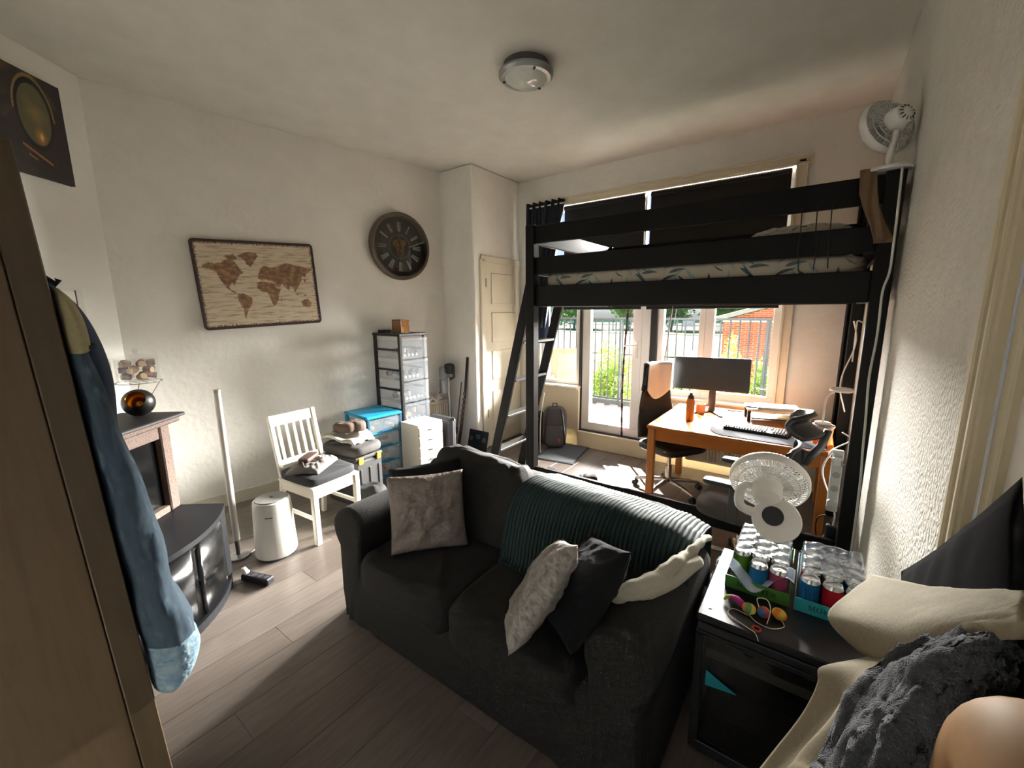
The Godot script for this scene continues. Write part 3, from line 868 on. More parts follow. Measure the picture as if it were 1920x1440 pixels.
func fan(label: String, head: Vector3, R: float, axis: Vector3, foot: Vector3, foot_up: Vector3, foot_r: float, bars: int, big: bool):
	# the head blows along axis; everything in world space, the thing's own origin at its foot
	var o := thing("fan", label, "fan", foot)
	var wh := mat("dcdad6", 0.35)
	var b := aim(axis)
	var h := head - foot
	var rim := Geo.new()
	rim.lathe([[R * 0.98, -R * 0.18], [R * 1.03, -R * 0.1], [R * 1.03, R * 0.06], [R * 0.98, R * 0.14], [R * 0.95, R * 0.06], [R * 0.95, -R * 0.1], [R * 0.98, -R * 0.18]], 48, h, b)
	part(o, "rim", rim, wh)
	for side: float in [-1.0, 1.0]:
		var g := Geo.new()
		for i in bars:
			var a := TAU * i / bars
			var tw := 0.12 * side
			var d := Vector3(cos(a), 0, sin(a))
			var d2 := Vector3(cos(a + tw), 0, sin(a + tw))
			g.tube([h + b * (d * R * 0.3 + Vector3(0, side * R * 0.3, 0)), h + b * (d2 * R * 0.72 + Vector3(0, side * R * 0.27, 0)), h + b * (d2 * R * 0.93 + Vector3(0, side * R * 0.2, 0)), h + b * (d2 * R * 0.985 + Vector3(0, side * R * 0.08, 0))], R * 0.015, 4, false)
		for rr in [0.3, 0.6, 0.8]:
			var ring := []
			for i in 33: ring.append(h + b * Vector3(cos(TAU * i / 32) * R * rr, side * R * (0.3 - (rr - 0.3) * 0.1), sin(TAU * i / 32) * R * rr))
			g.tube(ring, R * 0.02, 5, false)
		part(o, "grille", g, wh)
	part(o, "front_badge", Geo.new().lathe([[0.0, R * 0.28], [R * 0.31, R * 0.28], [R * 0.31, R * 0.33], [0.0, R * 0.35]], 24, h, b), wh)
	for i in 3:
		var bl := func(u: float, w: float) -> Vector3:
			var r := R * (0.12 + 0.72 * w)
			var a := TAU * i / 3.0 + (u - 0.5) * (0.5 + 1.0 * sin(PI * minf(w + 0.25, 1.0)))
			return h + b * Vector3(cos(a) * r, (u - 0.5) * R * 0.22, sin(a) * r)
		part(o, "blade", Geo.new().sheet(bl, 10, 8, R * 0.015), mat("c9ccca", 0.3))
	var mo := Geo.new().lathe([[0.0, -R * 0.82], [R * 0.2, -R * 0.81], [R * 0.34, -R * 0.72], [R * 0.4, -R * 0.5], [R * 0.42, -R * 0.24], [R * 0.36, -R * 0.1], [0.0, -R * 0.1]], 28, h, b)
	var motor := part(o, "motor_housing", mo, wh)
	var slots := Geo.new()
	for i in 12:
		var a := TAU * i / 12
		slots.bar(h + b * Vector3(cos(a) * R * 0.2, -R * 0.815, sin(a) * R * 0.2), h + b * Vector3(cos(a) * R * 0.3, -R * 0.765, sin(a) * R * 0.3), R * 0.035, R * 0.03)
	if not big: part(motor, "vent_slot", slots, mat("55534f", 0.7))
	# bracket and foot
	var fb := aim(foot_up)
	var sd := b.x if big else b.z
	var neck := h + b * Vector3(0, -R * 0.45, 0)
	if big:
		for s: float in [-1.0, 1.0]:
			if s > 0.0: continue
			part(o, "bracket", Geo.new().tube(smoothed([neck + Vector3(-0.075, 0.015, 0.0), neck + Vector3(-0.092, -0.01, 0.03), neck + Vector3(-0.075, -0.06, 0.065), foot_up * 0.06 + Vector3(-0.02, 0.01, 0.0), foot_up * 0.026], 5), [0.014, 0.015, 0.016, 0.017, 0.018, 0.018, 0.018, 0.018, 0.018, 0.018, 0.018, 0.018, 0.018, 0.018, 0.018, 0.018, 0.018, 0.018, 0.018, 0.018, 0.018], 10), wh)
		part(o, "pivot", Geo.new().cyl(neck + Vector3(-0.085, 0.012, 0), neck + Vector3(0.075, 0.012, 0), 0.014, -1, 14), wh)
	else:
		part(o, "stem", Geo.new().tube([Vector3(0, 0.02, 0), Vector3(0.0, 0.1, 0.0), neck + Vector3(0, -0.04, 0), neck], [0.017, 0.015, 0.014, 0.016], 12), wh)
	var base := part(o, "base", Geo.new().lathe([[0.0, 0.0], [foot_r * 0.96, 0.0], [foot_r, 0.006], [foot_r * 0.97, 0.014], [foot_r * 0.5, 0.024], [0.0, 0.028]], 40, Vector3.ZERO, fb), wh)
	if big: part(base, "pad", Geo.new().cyl(fb * Vector3(-0.012, -0.0035, 0.012), fb * Vector3(-0.012, 0.002, 0.012), foot_r * 0.44, -1, 28), mat("26262a", 0.6), "dark round pad in the middle of the base")

# ---------------------------------------------------------------- the sofa

func build_sofa():
	var cov := noisy("sofa_cloth", ["181716", "22211f"], 0.05, Vector3.ONE * 5.0, 0.85, 0.25, 0.12, 3, 41)
	var o := thing("sofa", "dark charcoal two seat sofa with rolled arms and a loose skirt", "sofa", Vector3(0.66, 0, 1.15))
	var no := FastNoiseLite.new()
	no.seed = 4
	no.frequency = 1.7
	# skirt: a loose box of cloth down to the floor
	var rings := []
	for j in 8:
		var y := 0.012 + j * 0.052
		var ring := []
		var n := 120
		for k in n:
			var a := -TAU * (k + 0.5) / n
			var cx := signf(cos(a)) * pow(absf(cos(a)), 0.14)
			var cz := signf(sin(a)) * pow(absf(sin(a)), 0.14)
			var wv := 0.012 * no.get_noise_2d(k * 0.9, 0.0) * (1.0 - j / 8.0) * 2.0 + 0.02 * (1.0 - j / 7.0)
			ring.append(Vector3(cx * (0.865 + wv), y, cz * (0.405 + wv) + 0.01))
		rings.append(ring)
	part(o, "skirt", Geo.new().loft(rings), cov)
	# arms: rolled, bulging to the outside
	var prof := [[-0.02, 0.03], [0.0, 0.42], [0.005, 0.5], [0.02, 0.55], [0.015, 0.61], [-0.03, 0.65], [-0.1, 0.665], [-0.17, 0.65], [-0.225, 0.6], [-0.235, 0.54], [-0.21, 0.49], [-0.185, 0.44], [-0.18, 0.03]]
	for s: float in [-1.0, 1.0]:
		rings = []
		for e in [[-0.42, 0.0], [-0.42, 0.8], [-0.4, 0.97], [-0.35, 1.0], [-0.1, 1.0], [0.1, 1.0], [0.3, 1.0], [0.38, 1.0], [0.405, 0.985], [0.42, 0.93], [0.425, 0.8], [0.427, 0.0]]:
			var ring := []
			var pr := []
			for q in prof: pr.append(Vector3(q[0], q[1], 0))
			pr = smoothed(pr + [pr[0]], 3)
			pr.pop_back()
			for q in pr:
				var c := Vector3(-0.1, 0.36, 0)
				var v: Vector3 = c + (q - c) * float(e[1])
				var wob := 0.012 * no.get_noise_3d(v.x * 2.0, v.y * 2.0, e[0] * 2.0 + s)
				ring.append(Vector3(s * (0.72 - v.x + (-0.05 if s < 0 else -0.05)), v.y + wob, e[0]))
			if s > 0: ring.reverse()
			rings.append(ring)
		part(o, "arm", Geo.new().loft(rings, false), cov)
	part(o, "back", Geo.new().sbox(Vector3(0, 0.43, -0.32), Vector3(1.72, 0.7, 0.24), 0.25, 48, B(-5), 0.01, 6), cov)
	part(o, "seat_cushion", Geo.new().sbox(Vector3(-0.315, 0.385, 0.12), Vector3(0.63, 0.19, 0.72), 0.24, 44, B(1), 0.03, 7), cov)
	part(o, "seat_cushion", Geo.new().sbox(Vector3(0.315, 0.385, 0.12), Vector3(0.63, 0.19, 0.72), 0.24, 44, B(1), 0.03, 8), cov)
	part(o, "back_cushion", Geo.new().sbox(Vector3(-0.3, 0.68, -0.14), Vector3(0.66, 0.47, 0.2), 0.36, 44, B(-14, 0, -3), 0.03, 9), cov)
	part(o, "back_cushion", Geo.new().sbox(Vector3(0.33, 0.575, -0.15), Vector3(0.6, 0.34, 0.18), 0.36, 44, B(-14), 0.03, 10), cov)
	part(o, "corner_flap", Geo.new().sbox(Vector3(0.85, 0.22, -0.36), Vector3(0.1, 0.42, 0.16), 0.5, 20, B(0, 0, -5)), mat("0e0e10", 0.9))
	# ribbed teal blanket over the right back cushion
	var path := [Vector3(0, 0.35, -0.49), Vector3(0, 0.56, -0.48), Vector3(0, 0.755, -0.44), Vector3(0, 0.8, -0.37), Vector3(0, 0.825, -0.27), Vector3(0, 0.84, -0.19), Vector3(0, 0.82, -0.09), Vector3(0, 0.73, -0.02), Vector3(0, 0.62, 0.02), Vector3(0, 0.5, 0.06), Vector3(0, 0.49, 0.1)]
	var bf := func(u: float, w: float) -> Vector3:
		var k := w * (path.size() - 1)
		var i := mini(int(k), path.size() - 2)
		var a: Vector3 = path[maxi(i - 1, 0)]
		var d: Vector3 = path[mini(i + 2, path.size() - 1)]
		var c: Vector3 = (path[i] as Vector3).cubic_interpolate(path[i + 1], a, d, k - i)
		var x := 0.03 + u * 0.85 + 0.03 * sin(w * 6.0) * (1.0 - u)
		var sag := -0.03 - 0.085 * u + 0.015 * sin(u * PI) + 0.012 * no.get_noise_2d(u * 2.4, w * 2.0) - 0.06 * smoothstep(0.86, 1.0, u)
		var rib := 0.008 * absf(sin(PI * u * 44.0 + 0.8 * sin(w * 5.0)))
		return Vector3(x, c.y + sag * 0.6 + rib + 0.012, c.z + 0.3 * sag + (rib if w > 0.62 else 0.0))
	var bl := thing("blanket", "dark teal ribbed blanket draped over the right half of the sofa back", "blanket", Vector3(0.66, 0.0, 1.15))
	part(bl, "ribbed_face", Geo.new().sheet(bf, 264, 40, 0.008), noisy("teal_cloth", ["112a2b", "183536"], 0.05, Vector3.ONE * 6.0, 0.75, 0.0, 0.0, 2, 42))
	# its pale fleece lining, turned out along the right edge
	var ep := smoothed([Vector3(0.895, 0.7, -0.35), Vector3(0.895, 0.745, -0.25), Vector3(0.885, 0.755, -0.15), Vector3(0.86, 0.735, -0.08), Vector3(0.84, 0.735, 0.0), Vector3(0.8, 0.705, 0.08), Vector3(0.745, 0.69, 0.17), Vector3(0.69, 0.67, 0.22)], 5)
	var er := []
	for i in ep.size(): er.append(0.012 + 0.022 * smoothstep(0, 0.8, i / float(ep.size())) + 0.003 * sin(i * 1.7))
	var fleece := noisy("fleece", ["b9b4a4", "cfcaba"], 0.08, Vector3.ONE * 8.0, 0.95, 0.6, 0.2, 2, 43)
	var lg := Geo.new().tube(ep, er, 12)
	lg.ball(ep[ep.size() - 1], Vector3(0.036, 0.034, 0.03), 14)
	part(bl, "fleece_edge", lg, fleece, "cream fleece lining turned out along the edge")
	var e2 := []
	for q in ep.slice(int(ep.size() * 0.45)): e2.append(q + Vector3(0.045, -0.012, -0.03))
	lg = Geo.new().tube(e2, 0.026, 12)
	lg.ball(e2[e2.size() - 1], Vector3(0.027, 0.027, 0.027), 12)
	part(bl, "fleece_edge", lg, fleece)
	# loose cushions
	var grey := noisy("grey_velvet", ["6a625c", "857c75"], 0.04, Vector3.ONE * 4.0, 0.6, 0.5, 0.03, 3, 44)
	var c := solo("throw_pillow", "grey-brown velvet cushion standing at the left end of the sofa seat", "cushion", Geo.new().cushion(0.4, 0.41, 0.16, 30, 0.03, 11, 0.05), grey)
	c.transform = Transform3D(B(0, 46, 0) * B(-12, 0, 2), Vector3(0.285, 0.68, 1.34))
	c = solo("throw_pillow", "black cushion tucked behind the grey-brown one at the left arm", "cushion", Geo.new().cushion(0.42, 0.4, 0.14, 20, 0.012, 12, 0.05), mat("0d0d0f", 0.9))
	c.transform = Transform3D(B(0, 50, 0) * B(-20, 0, 6), Vector3(0.19, 0.69, 1.22))
	var silver := noisy("silver_velvet", ["7d7874", "aaa59f"], 0.03, Vector3.ONE * 4.0, 0.35, 0.9, 0.03, 4, 45)
	var view := Vector3(-0.43, -0.61, -0.67)
	for e in [["throw_pillow", "crumpled silver grey velvet cushion leaning in the middle of the right seat", Vector3(1.09, 0.665, 1.5), 9.0, 0.42, 0.13, 13, silver], ["throw_pillow", "dark navy furry cushion between the silver cushion and the right arm", Vector3(1.215, 0.655, 1.38), 20.0, 0.4, 0.16, 14, noisy("navy_fur", ["06070d", "10121c"], 0.09, Vector3.ONE * 9.0, 0.95, 2.5, 0.25, 2, 46)]]:
		var A := Vector3(0.13, 0.36, -0.33).normalized()
		var N := A.cross(view).normalized().rotated(A, deg_to_rad(e[3]))
		if N.dot(view) > 0: N = -N
		c = solo(e[0], e[1], "cushion", Geo.new().cushion(e[4], e[4], e[5], 28, 0.02, e[6], 0.05), e[7])
		c.transform = Transform3D(Basis(A.cross(N).normalized(), A, N).orthonormalized(), e[2])

# ---------------------------------------------------------------- desk, chairs, and what stands there

func office_chair(label: String, at: Vector3, turn: float, grey: bool):
	var o := thing("office_chair", label, "office chair", at, turn)
	var fab := noisy("chair_mesh", ["1c1b1b", "2b2827"], 0.2, Vector3.ONE * 9.0, 0.9, 0.0, 0.0, 2, 51)
	var seatm := noisy("chair_grey", ["4a4340", "58504b"], 0.1, Vector3.ONE * 6.0, 0.9, 0.0, 0.0, 2, 52) if grey else mat("161516", 0.4)
	var pl := mat("3b3b3d", 0.45) if grey else mat("141415", 0.4)
	var chrome := mat("b9b6b4", 0.22, 0.9)
	part(o, "seat", Geo.new().sbox(Vector3(0, 0.46, 0.02), Vector3(0.5, 0.09, 0.48), 0.45, 36, B(-2)), seatm)
	part(o, "under_seat", Geo.new().box(Vector3(0, 0.4, 0), Vector3(0.24, 0.04, 0.26), 0.012), pl)
	part(o, "gas_column", Geo.new().cyl(Vector3(0, 0.1, 0), Vector3(0, 0.26, 0), 0.028).cyl(Vector3(0, 0.26, 0), Vector3(0, 0.4, 0), 0.018), chrome)
	for i in 5:
		var a := TAU * i / 5 + 0.3
		var d := Vector3(cos(a), 0, sin(a))
		var leg := part(o, "leg", Geo.new().tube([Vector3(0, 0.12, 0), d * 0.06 + Vector3(0, 0.115, 0), d * 0.2 + Vector3(0, 0.1, 0), d * 0.3 + Vector3(0, 0.075, 0), d * 0.31 + Vector3(0, 0.055, 0)], [0.026, 0.022, 0.018, 0.015, 0.012], 10), chrome)
		var s := d.cross(Vector3.UP)
		part(leg, "caster", Geo.new().cyl(d * 0.31 + s * 0.022 + Vector3(0, 0.028, 0), d * 0.31 + s * 0.006 + Vector3(0, 0.028, 0), 0.028, -1, 16).cyl(d * 0.31 - s * 0.006 + Vector3(0, 0.028, 0), d * 0.31 - s * 0.022 + Vector3(0, 0.028, 0), 0.028, -1, 16), mat("1a1a1b", 0.5))
	# the back: a curved mesh panel held in a frame
	var top := 0.92 if grey else 1.0
	var bf := func(u: float, w: float) -> Vector3:
		var y := lerpf(0.52, top, w)
		var hw := (0.2 + 0.045 * sin(w * PI)) if grey else (0.235 - 0.09 * w)
		return Vector3((0.5 - u) * 2.0 * hw, y, -0.2 - 0.05 * sin(w * 2.4) - 0.03 * w + 0.045 * pow(u * 2 - 1, 2))
	part(o, "backrest", Geo.new().sheet(bf, 24, 20, 0.012 if grey else 0.03), fab)
	var fr := []
	for i in 41:
		var t := i / 40.0
		fr.append(bf.call(clampf(0.5 + 0.5 * cos(TAU * t) * 1.25, 0.0, 1.0), clampf(0.5 + 0.5 * sin(TAU * t) * 1.25, 0.0, 1.0)))
	part(o, "back_frame", Geo.new().tube(fr, 0.014, 8), pl)
	part(o, "back_stem", Geo.new().tube([Vector3(0, 0.4, -0.08), Vector3(0, 0.4, -0.2), Vector3(0, 0.5, -0.25), Vector3(0, 0.7, -0.275), Vector3(0, top - 0.02, -0.29)], 0.022, 10), pl)
	if grey:
		part(o, "neck_stem", Geo.new().tube([Vector3(0, top - 0.1, -0.29), Vector3(0, top + 0.02, -0.36), Vector3(0, top + 0.12, -0.385)], [0.025, 0.022, 0.02], 8), pl)
		var hf := func(u: float, w: float) -> Vector3: return Vector3((0.5 - u) * 0.27, 0.99 + 0.12 * w + 0.02 * sin(u * PI), -0.37 + 0.06 * sin(w * PI) + 0.09 * pow(u * 2 - 1, 2) + 0.05 * w)
		part(o, "headrest", Geo.new().sheet(hf, 20, 12, 0.03), mat("232425", 0.4))
		for s: float in [-1.0, 1.0]:
			var arm := part(o, "arm_post", Geo.new().box(Vector3(s * 0.235, 0.54, 0.02), Vector3(0.03, 0.22, 0.06), 0.008), mat("4a4542", 0.5))
			part(arm, "arm_pad", Geo.new().sbox(Vector3(s * 0.235, 0.675, 0.07), Vector3(0.085, 0.03, 0.26), 0.4, 24), mat("2a2d33", 0.45))
	else:
		var hf := func(u: float, w: float) -> Vector3: return Vector3((0.5 - u) * (0.29 - 0.05 * w), 0.95 + 0.24 * w, -0.275 + 0.02 * w + 0.04 * pow(u * 2 - 1, 2))
		part(o, "headrest", Geo.new().sheet(hf, 16, 10, 0.05), mat("1a191a", 0.5))
		var tf := func(u: float, w: float) -> Vector3:
			var x := (0.5 - u) * 0.27
			var d := 0.045 + 0.004 * sin(u * 11.0)
			var base := Vector3(x, 0, 0.04 * pow(u * 2 - 1, 2))
			if w < 0.4: return base + Vector3(0, 1.21 - (0.4 - w) * (0.55 + 0.1 * sin(u * PI)), -0.262 - d)
			if w < 0.6: return base + Vector3(0, 1.21 + 0.012 * sin((w - 0.4) * 5.0 * PI), -0.262 + lerpf(-d, d, (w - 0.4) * 5.0))
			return base + Vector3(0, 1.21 - (w - 0.6) * (0.62 + 0.25 * sin(u * PI)), -0.262 + d - 0.02 * (w - 0.6))
		var tw := solo("towel", "white towel hung over the headrest of the black office chair", "towel", Geo.new().sheet(tf, 20, 40, 0.008), noisy("towel_white", ["c4c8cc", "d8dadb"], 0.15, Vector3.ONE * 8.0, 0.95, 0.0, 0.0, 2, 53), at, turn)
		tw.position = at

func build_desk_area():
	var pine := noisy("pine", ["9c5a22", "b06b2c", "a66227"], 0.025, Vector3(0.8, 8, 8), 0.42, 0.0, 0.0, 4, 54)
	var pinev := noisy("pine_legs", ["a8662b", "bd7a38", "b06d30"], 0.025, Vector3(8, 0.8, 8), 0.3, 0.0, 0.0, 4, 55)
	pine.metallic_specular = 0.3
	var o := thing("desk", "orange-brown pine table used as a desk under the loft bed", "desk", Vector3(1.39, 0, -1.25))
	part(o, "table_top", Geo.new().box(Vector3(0, 0.737, 0), Vector3(1.28, 0.026, 1.04), 0.005), pine)
	for sx: float in [-1.0, 1.0]:
		for sz: float in [-1.0, 1.0]:
			part(o, "leg", Geo.new().box(Vector3(sx * 0.6, 0.362, sz * 0.48), Vector3(0.06, 0.724, 0.06), 0.006), pinev)
	for s: float in [-1.0, 1.0]:
		part(o, "apron", Geo.new().box(Vector3(0, 0.674, s * 0.488), Vector3(1.14, 0.1, 0.02), 0.003), pine)
		part(o, "apron", Geo.new().box(Vector3(s * 0.606, 0.674, 0), Vector3(0.02, 0.1, 0.9), 0.003), pine)
	# radiator under the window behind the desk
	radiator("cream ribbed radiator under the window behind the desk", Vector3(1.25, 0.12, WIN_Z + 0.07), 0.0, 0.86, 0.5, 28)
	# monitor
	o = thing("monitor", "wide black computer monitor standing on the desk", "monitor", Vector3(1.1, 0.75, -1.5), deg_to_rad(-3))
	part(o, "foot", Geo.new().prism(PackedVector2Array([Vector2(-0.14, 0.12), Vector2(-0.115, 0.125), Vector2(0, -0.03), Vector2(0.115, 0.125), Vector2(0.14, 0.12), Vector2(0.03, -0.06), Vector2(-0.03, -0.06)]), 0.0, 0.012, B(90) * Basis.from_scale(Vector3(1, 1, -1)), Vector3(0, 0.0, 0)), mat("202124", 0.4))
	part(o, "neck", Geo.new().box(Vector3(0, 0.14, -0.04), Vector3(0.06, 0.27, 0.03), 0.006), mat("202124", 0.4))
	part(o, "screen", Geo.new().box(Vector3(-0.02, 0.37, 0.0), Vector3(0.66, 0.31, 0.022), 0.006, B(-4, 0, 1.5)), mat("2c2f31", 0.35))
	part(o, "bezel", Geo.new().box(Vector3(-0.02, 0.37, -0.016), Vector3(0.64, 0.27, 0.03), 0.01, B(-4, 0, 1.5)), mat("18191a", 0.5))
	# bottle and mug
	o = thing("sports_bottle", "amber plastic drinking bottle with dark cap on the desk", "bottle", Vector3(1.01, 0.75, -1.1))
	part(o, "body", Geo.new().lathe([[0.0, 0.0], [0.032, 0.0], [0.035, 0.01], [0.035, 0.17], [0.031, 0.18], [0.03, 0.2], [0.0, 0.2]], 24), mat("c0761c", 0.25))
	part(o, "cap", Geo.new().lathe([[0.0, 0.2], [0.024, 0.2], [0.024, 0.222], [0.012, 0.232], [0.011, 0.245], [0.0, 0.247]], 20), mat("2a2420", 0.5))
	o = thing("mug", "patterned reddish glass mug beside the amber bottle", "mug", Vector3(1.025, 0.75, -1.44))
	part(o, "cup", Geo.new().lathe([[0.0, 0.0], [0.038, 0.0], [0.044, 0.02], [0.044, 0.09], [0.041, 0.09], [0.04, 0.02], [0.0, 0.012]], 22), noisy("mug_red", ["8e4a38", "d7b6a4", "9b3f2d"], 0.09, Vector3.ONE * 14.0, 0.3, 0.0, 0.0, 2, 56))
	part(o, "handle", Geo.new().tube([Vector3(0.042, 0.078, 0), Vector3(0.066, 0.072, 0), Vector3(0.07, 0.045, 0), Vector3(0.06, 0.022, 0), Vector3(0.042, 0.02, 0)], 0.005, 8), mat("8e4a38", 0.3))
	# desk mat and keyboard
	var poly := PackedVector2Array()
	for i in 13: poly.append(Vector2(-0.26, 0.0) + Vector2(cos(PI / 2 + PI * i / 12.0) * 0.14, sin(PI / 2 + PI * i / 12.0) * 0.22))
	poly.append(Vector2(0.36, -0.22)); poly.append(Vector2(0.38, -0.2)); poly.append(Vector2(0.38, 0.2)); poly.append(Vector2(0.36, 0.22))
	solo("desk_mat", "dark blue-grey desk mat with a rounded end", "desk mat", Geo.new().prism(poly, 0.0, 0.004, B(-90)), mat("2c2e35", 0.9, 0.0, 0.15), Vector3(1.61, 0.75, -0.985))
	o = thing("keyboard", "dark full-size computer keyboard lying on the desk mat", "keyboard", Vector3(1.53, 0.754, -1.05), deg_to_rad(-4))
	part(o, "case", Geo.new().box(Vector3(0, 0.011, 0), Vector3(0.45, 0.022, 0.155), 0.006, B(3)), mat("2d2e33", 0.5))
	var key := Geo.new().box(Vector3.ZERO, Vector3(0.0155, 0.008, 0.0155), 0.003).mesh()
	for r in 6:
		for c in 22:
			if c == 15 and r > 0 or c == 16 and r > 2: continue
			var k := MeshInstance3D.new()
			k.name = "key"
			k.mesh = key
			k.material_override = mat("6a6d76", 0.45)
			k.position = Vector3(-0.208 + c * 0.0198, 0.026 - r * 0.0008, -0.058 + r * 0.0205 + (0.004 if r > 0 else 0.0))
			o.add_child(k, true)
	# riser with laptop and phone
	var rt := deg_to_rad(14)
	o = thing("monitor_riser", "white desk riser on dark legs behind the keyboard", "riser", Vector3(1.6, 0.75, -1.5), rt)
	part(o, "top", Geo.new().box(Vector3(0, 0.105, 0), Vector3(0.42, 0.016, 0.22), 0.005), mat("dcdad6", 0.4))
	part(o, "shelf", Geo.new().box(Vector3(0.01, 0.03, 0), Vector3(0.36, 0.012, 0.2), 0.004), mat("2b2b2d", 0.5))
	for sx: float in [-1.0, 1.0]:
		for sz: float in [-1.0, 1.0]:
			part(o, "leg", Geo.new().box(Vector3(sx * 0.19, 0.049, sz * 0.09), Vector3(0.028, 0.097, 0.028), 0.004), mat("1f1e20", 0.4))
	o = thing("laptop", "closed white laptop lying on the white riser", "laptop", Vector3(1.63, 0.863, -1.51), rt)
	part(o, "base", Geo.new().box(Vector3(0, 0.006, 0), Vector3(0.32, 0.011, 0.19), 0.004), mat("b9b8b6", 0.35, 0.3))
	part(o, "lid", Geo.new().box(Vector3(0, 0.015, 0), Vector3(0.32, 0.007, 0.19), 0.003), mat("d2d1cf", 0.35, 0.2))
	solo("phone", "dark phone lying at the left end of the riser", "phone", Geo.new().box(Vector3(0, 0.006, 0), Vector3(0.09, 0.011, 0.13), 0.005), mat("3a3436", 0.3), Vector3(1.43, 0.863, -1.48), rt)
	solo("papers", "small stack of papers on the lower shelf of the riser", "papers", Geo.new().box(Vector3(0, 0.005, 0), Vector3(0.12, 0.01, 0.15), 0.001).box(Vector3(0.004, 0.012, 0.003), Vector3(0.115, 0.004, 0.15), 0.001, B(0, 4)), mat("c9bf96", 0.8), Vector3(1.69, 0.786, -1.5), rt)
	solo("pencil", "thin dark pencil on the desk behind the monitor foot", "pencil", Geo.new().cyl(Vector3(-0.08, 0.004, 0), Vector3(0.08, 0.004, 0), 0.004, -1, 8), mat("4a2f2a", 0.5), Vector3(1.3, 0.75, -1.7), 0.2)
	# orange tub with the ring lamp on its lid
	o = thing("tub", "translucent orange plastic tub with a grey lid at the right end of the desk", "tub", Vector3(1.955, 0.75, -0.95))
	part(o, "bucket", Geo.new().lathe([[0.0, 0.0], [0.055, 0.0], [0.066, 0.13], [0.063, 0.13], [0.052, 0.004], [0.0, 0.004]], 26), (func():
		var m := StandardMaterial3D.new()
		m.albedo_color = Color.html("f0930f")
		m.roughness = 0.35
		m.backlight_enabled = true
		m.backlight = Color(0.9, 0.6, 0.1)
		return m).call())
	part(o, "lid", Geo.new().lathe([[0.0, 0.13], [0.071, 0.13], [0.071, 0.142], [0.06, 0.148], [0.0, 0.15]], 28), mat("a39f9b", 0.5))
	o = thing("desk_lamp", "white ring-shaped desk lamp with a bent neck standing on the orange tub", "lamp", Vector3(1.95, 0.9, -0.96))
	var wh := mat("e6e4e1", 0.35)
	part(o, "base", Geo.new().lathe([[0.0, 0.0], [0.05, 0.0], [0.048, 0.01], [0.0, 0.014]], 24), wh)
	part(o, "neck", Geo.new().tube(smoothed([Vector3(0, 0.01, 0), Vector3(0.0, 0.1, 0), Vector3(0.005, 0.18, -0.01), Vector3(0.03, 0.225, -0.03), Vector3(0.06, 0.235, -0.06)], 5), 0.0055, 8), wh)
	var ring := []
	for i in 33: ring.append(Vector3(0.09 + cos(TAU * i / 32) * 0.062, 0.24, -0.1 + sin(TAU * i / 32) * 0.062))
	part(o, "ring_shade", Geo.new().tube(ring, 0.012, 8, false), wh)
	part(o, "diffuser", Geo.new().cyl(Vector3(0.09, 0.236, -0.1), Vector3(0.09, 0.241, -0.1), 0.056, -1, 28), mat("f2f1ee", 0.4))
	# power strip, plugs and cables by the right post
	o = thing("power_strip", "white power strip fixed upright behind the right bed post", "power strip", Vector3(2.02, 0.6, -0.115))
	part(o, "housing", Geo.new().box(Vector3(0, 0.17, 0), Vector3(0.05, 0.36, 0.035), 0.006), wh)
	for i in 4: part(o, "socket", Geo.new().cyl(Vector3(0, 0.05 + i * 0.08, 0.017), Vector3(0, 0.05 + i * 0.08, 0.0195), 0.018, -1, 16), mat("bdbbb8", 0.5))
	part(o, "plug", Geo.new().box(Vector3(-0.002, 0.29, 0.035), Vector3(0.05, 0.05, 0.04), 0.01), wh)
	part(o, "plug", Geo.new().box(Vector3(-0.004, 0.05, 0.032), Vector3(0.042, 0.042, 0.034), 0.01), wh)
	solo("power_adapter", "black power adapter hanging low behind the right bed post", "adapter", Geo.new().box(Vector3.ZERO, Vector3(0.05, 0.09, 0.04), 0.008).tube(smoothed([Vector3(0, 0.045, 0), Vector3(-0.03, 0.1, 0.01), Vector3(-0.07, 0.06, 0.01), Vector3(-0.06, -0.05, 0), Vector3(-0.02, -0.08, 0)], 5), 0.004, 6), mat("18181a", 0.5), Vector3(2.03, 0.46, -0.12))
	for e in [[2.06, 1.63, 0.95, -1.2, 0.03, "white cable hanging down the wall behind the desk"], [2.04, 0.98, 0.76, -0.45, 0.05, "tangle of white charger cable at the desk's right end"], [2.0, 0.95, 0.35, -0.14, -0.04, "white cable looping down beside the power strip"]]:
		var pts := []
		for i in 12:
			var t := i / 11.0
			pts.append(Vector3(e[0] + e[4] * sin(t * 7.0), lerpf(e[1], e[2], t), e[3] + 0.03 * cos(t * 9.0)))
		solo("cable", e[5], "cable", Geo.new().tube(smoothed(pts, 3), 0.0045, 6), wh)
	solo("wall_hook", "small white plastic holder on the wall by the right back bed post", "holder", Geo.new().box(Vector3(0, 0, 0), Vector3(0.03, 0.08, 0.06), 0.008).tube(smoothed([Vector3(-0.012, 0.03, 0.01), Vector3(-0.05, 0.05, 0.01), Vector3(-0.055, 0.0, 0.01), Vector3(-0.052, -0.25, 0.01)], 4), 0.005, 6), wh, Vector3(RIGHT_X - 0.015, 1.58, -1.25))
	# chairs
	office_chair("black office chair with a high mesh back standing at the desk's left end", Vector3(0.83, 0.0, -1.2), deg_to_rad(58), false)
	office_chair("grey office chair with headrest and armrests turned sideways in front of the desk", Vector3(1.58, 0.0, -0.2), deg_to_rad(-93), true)

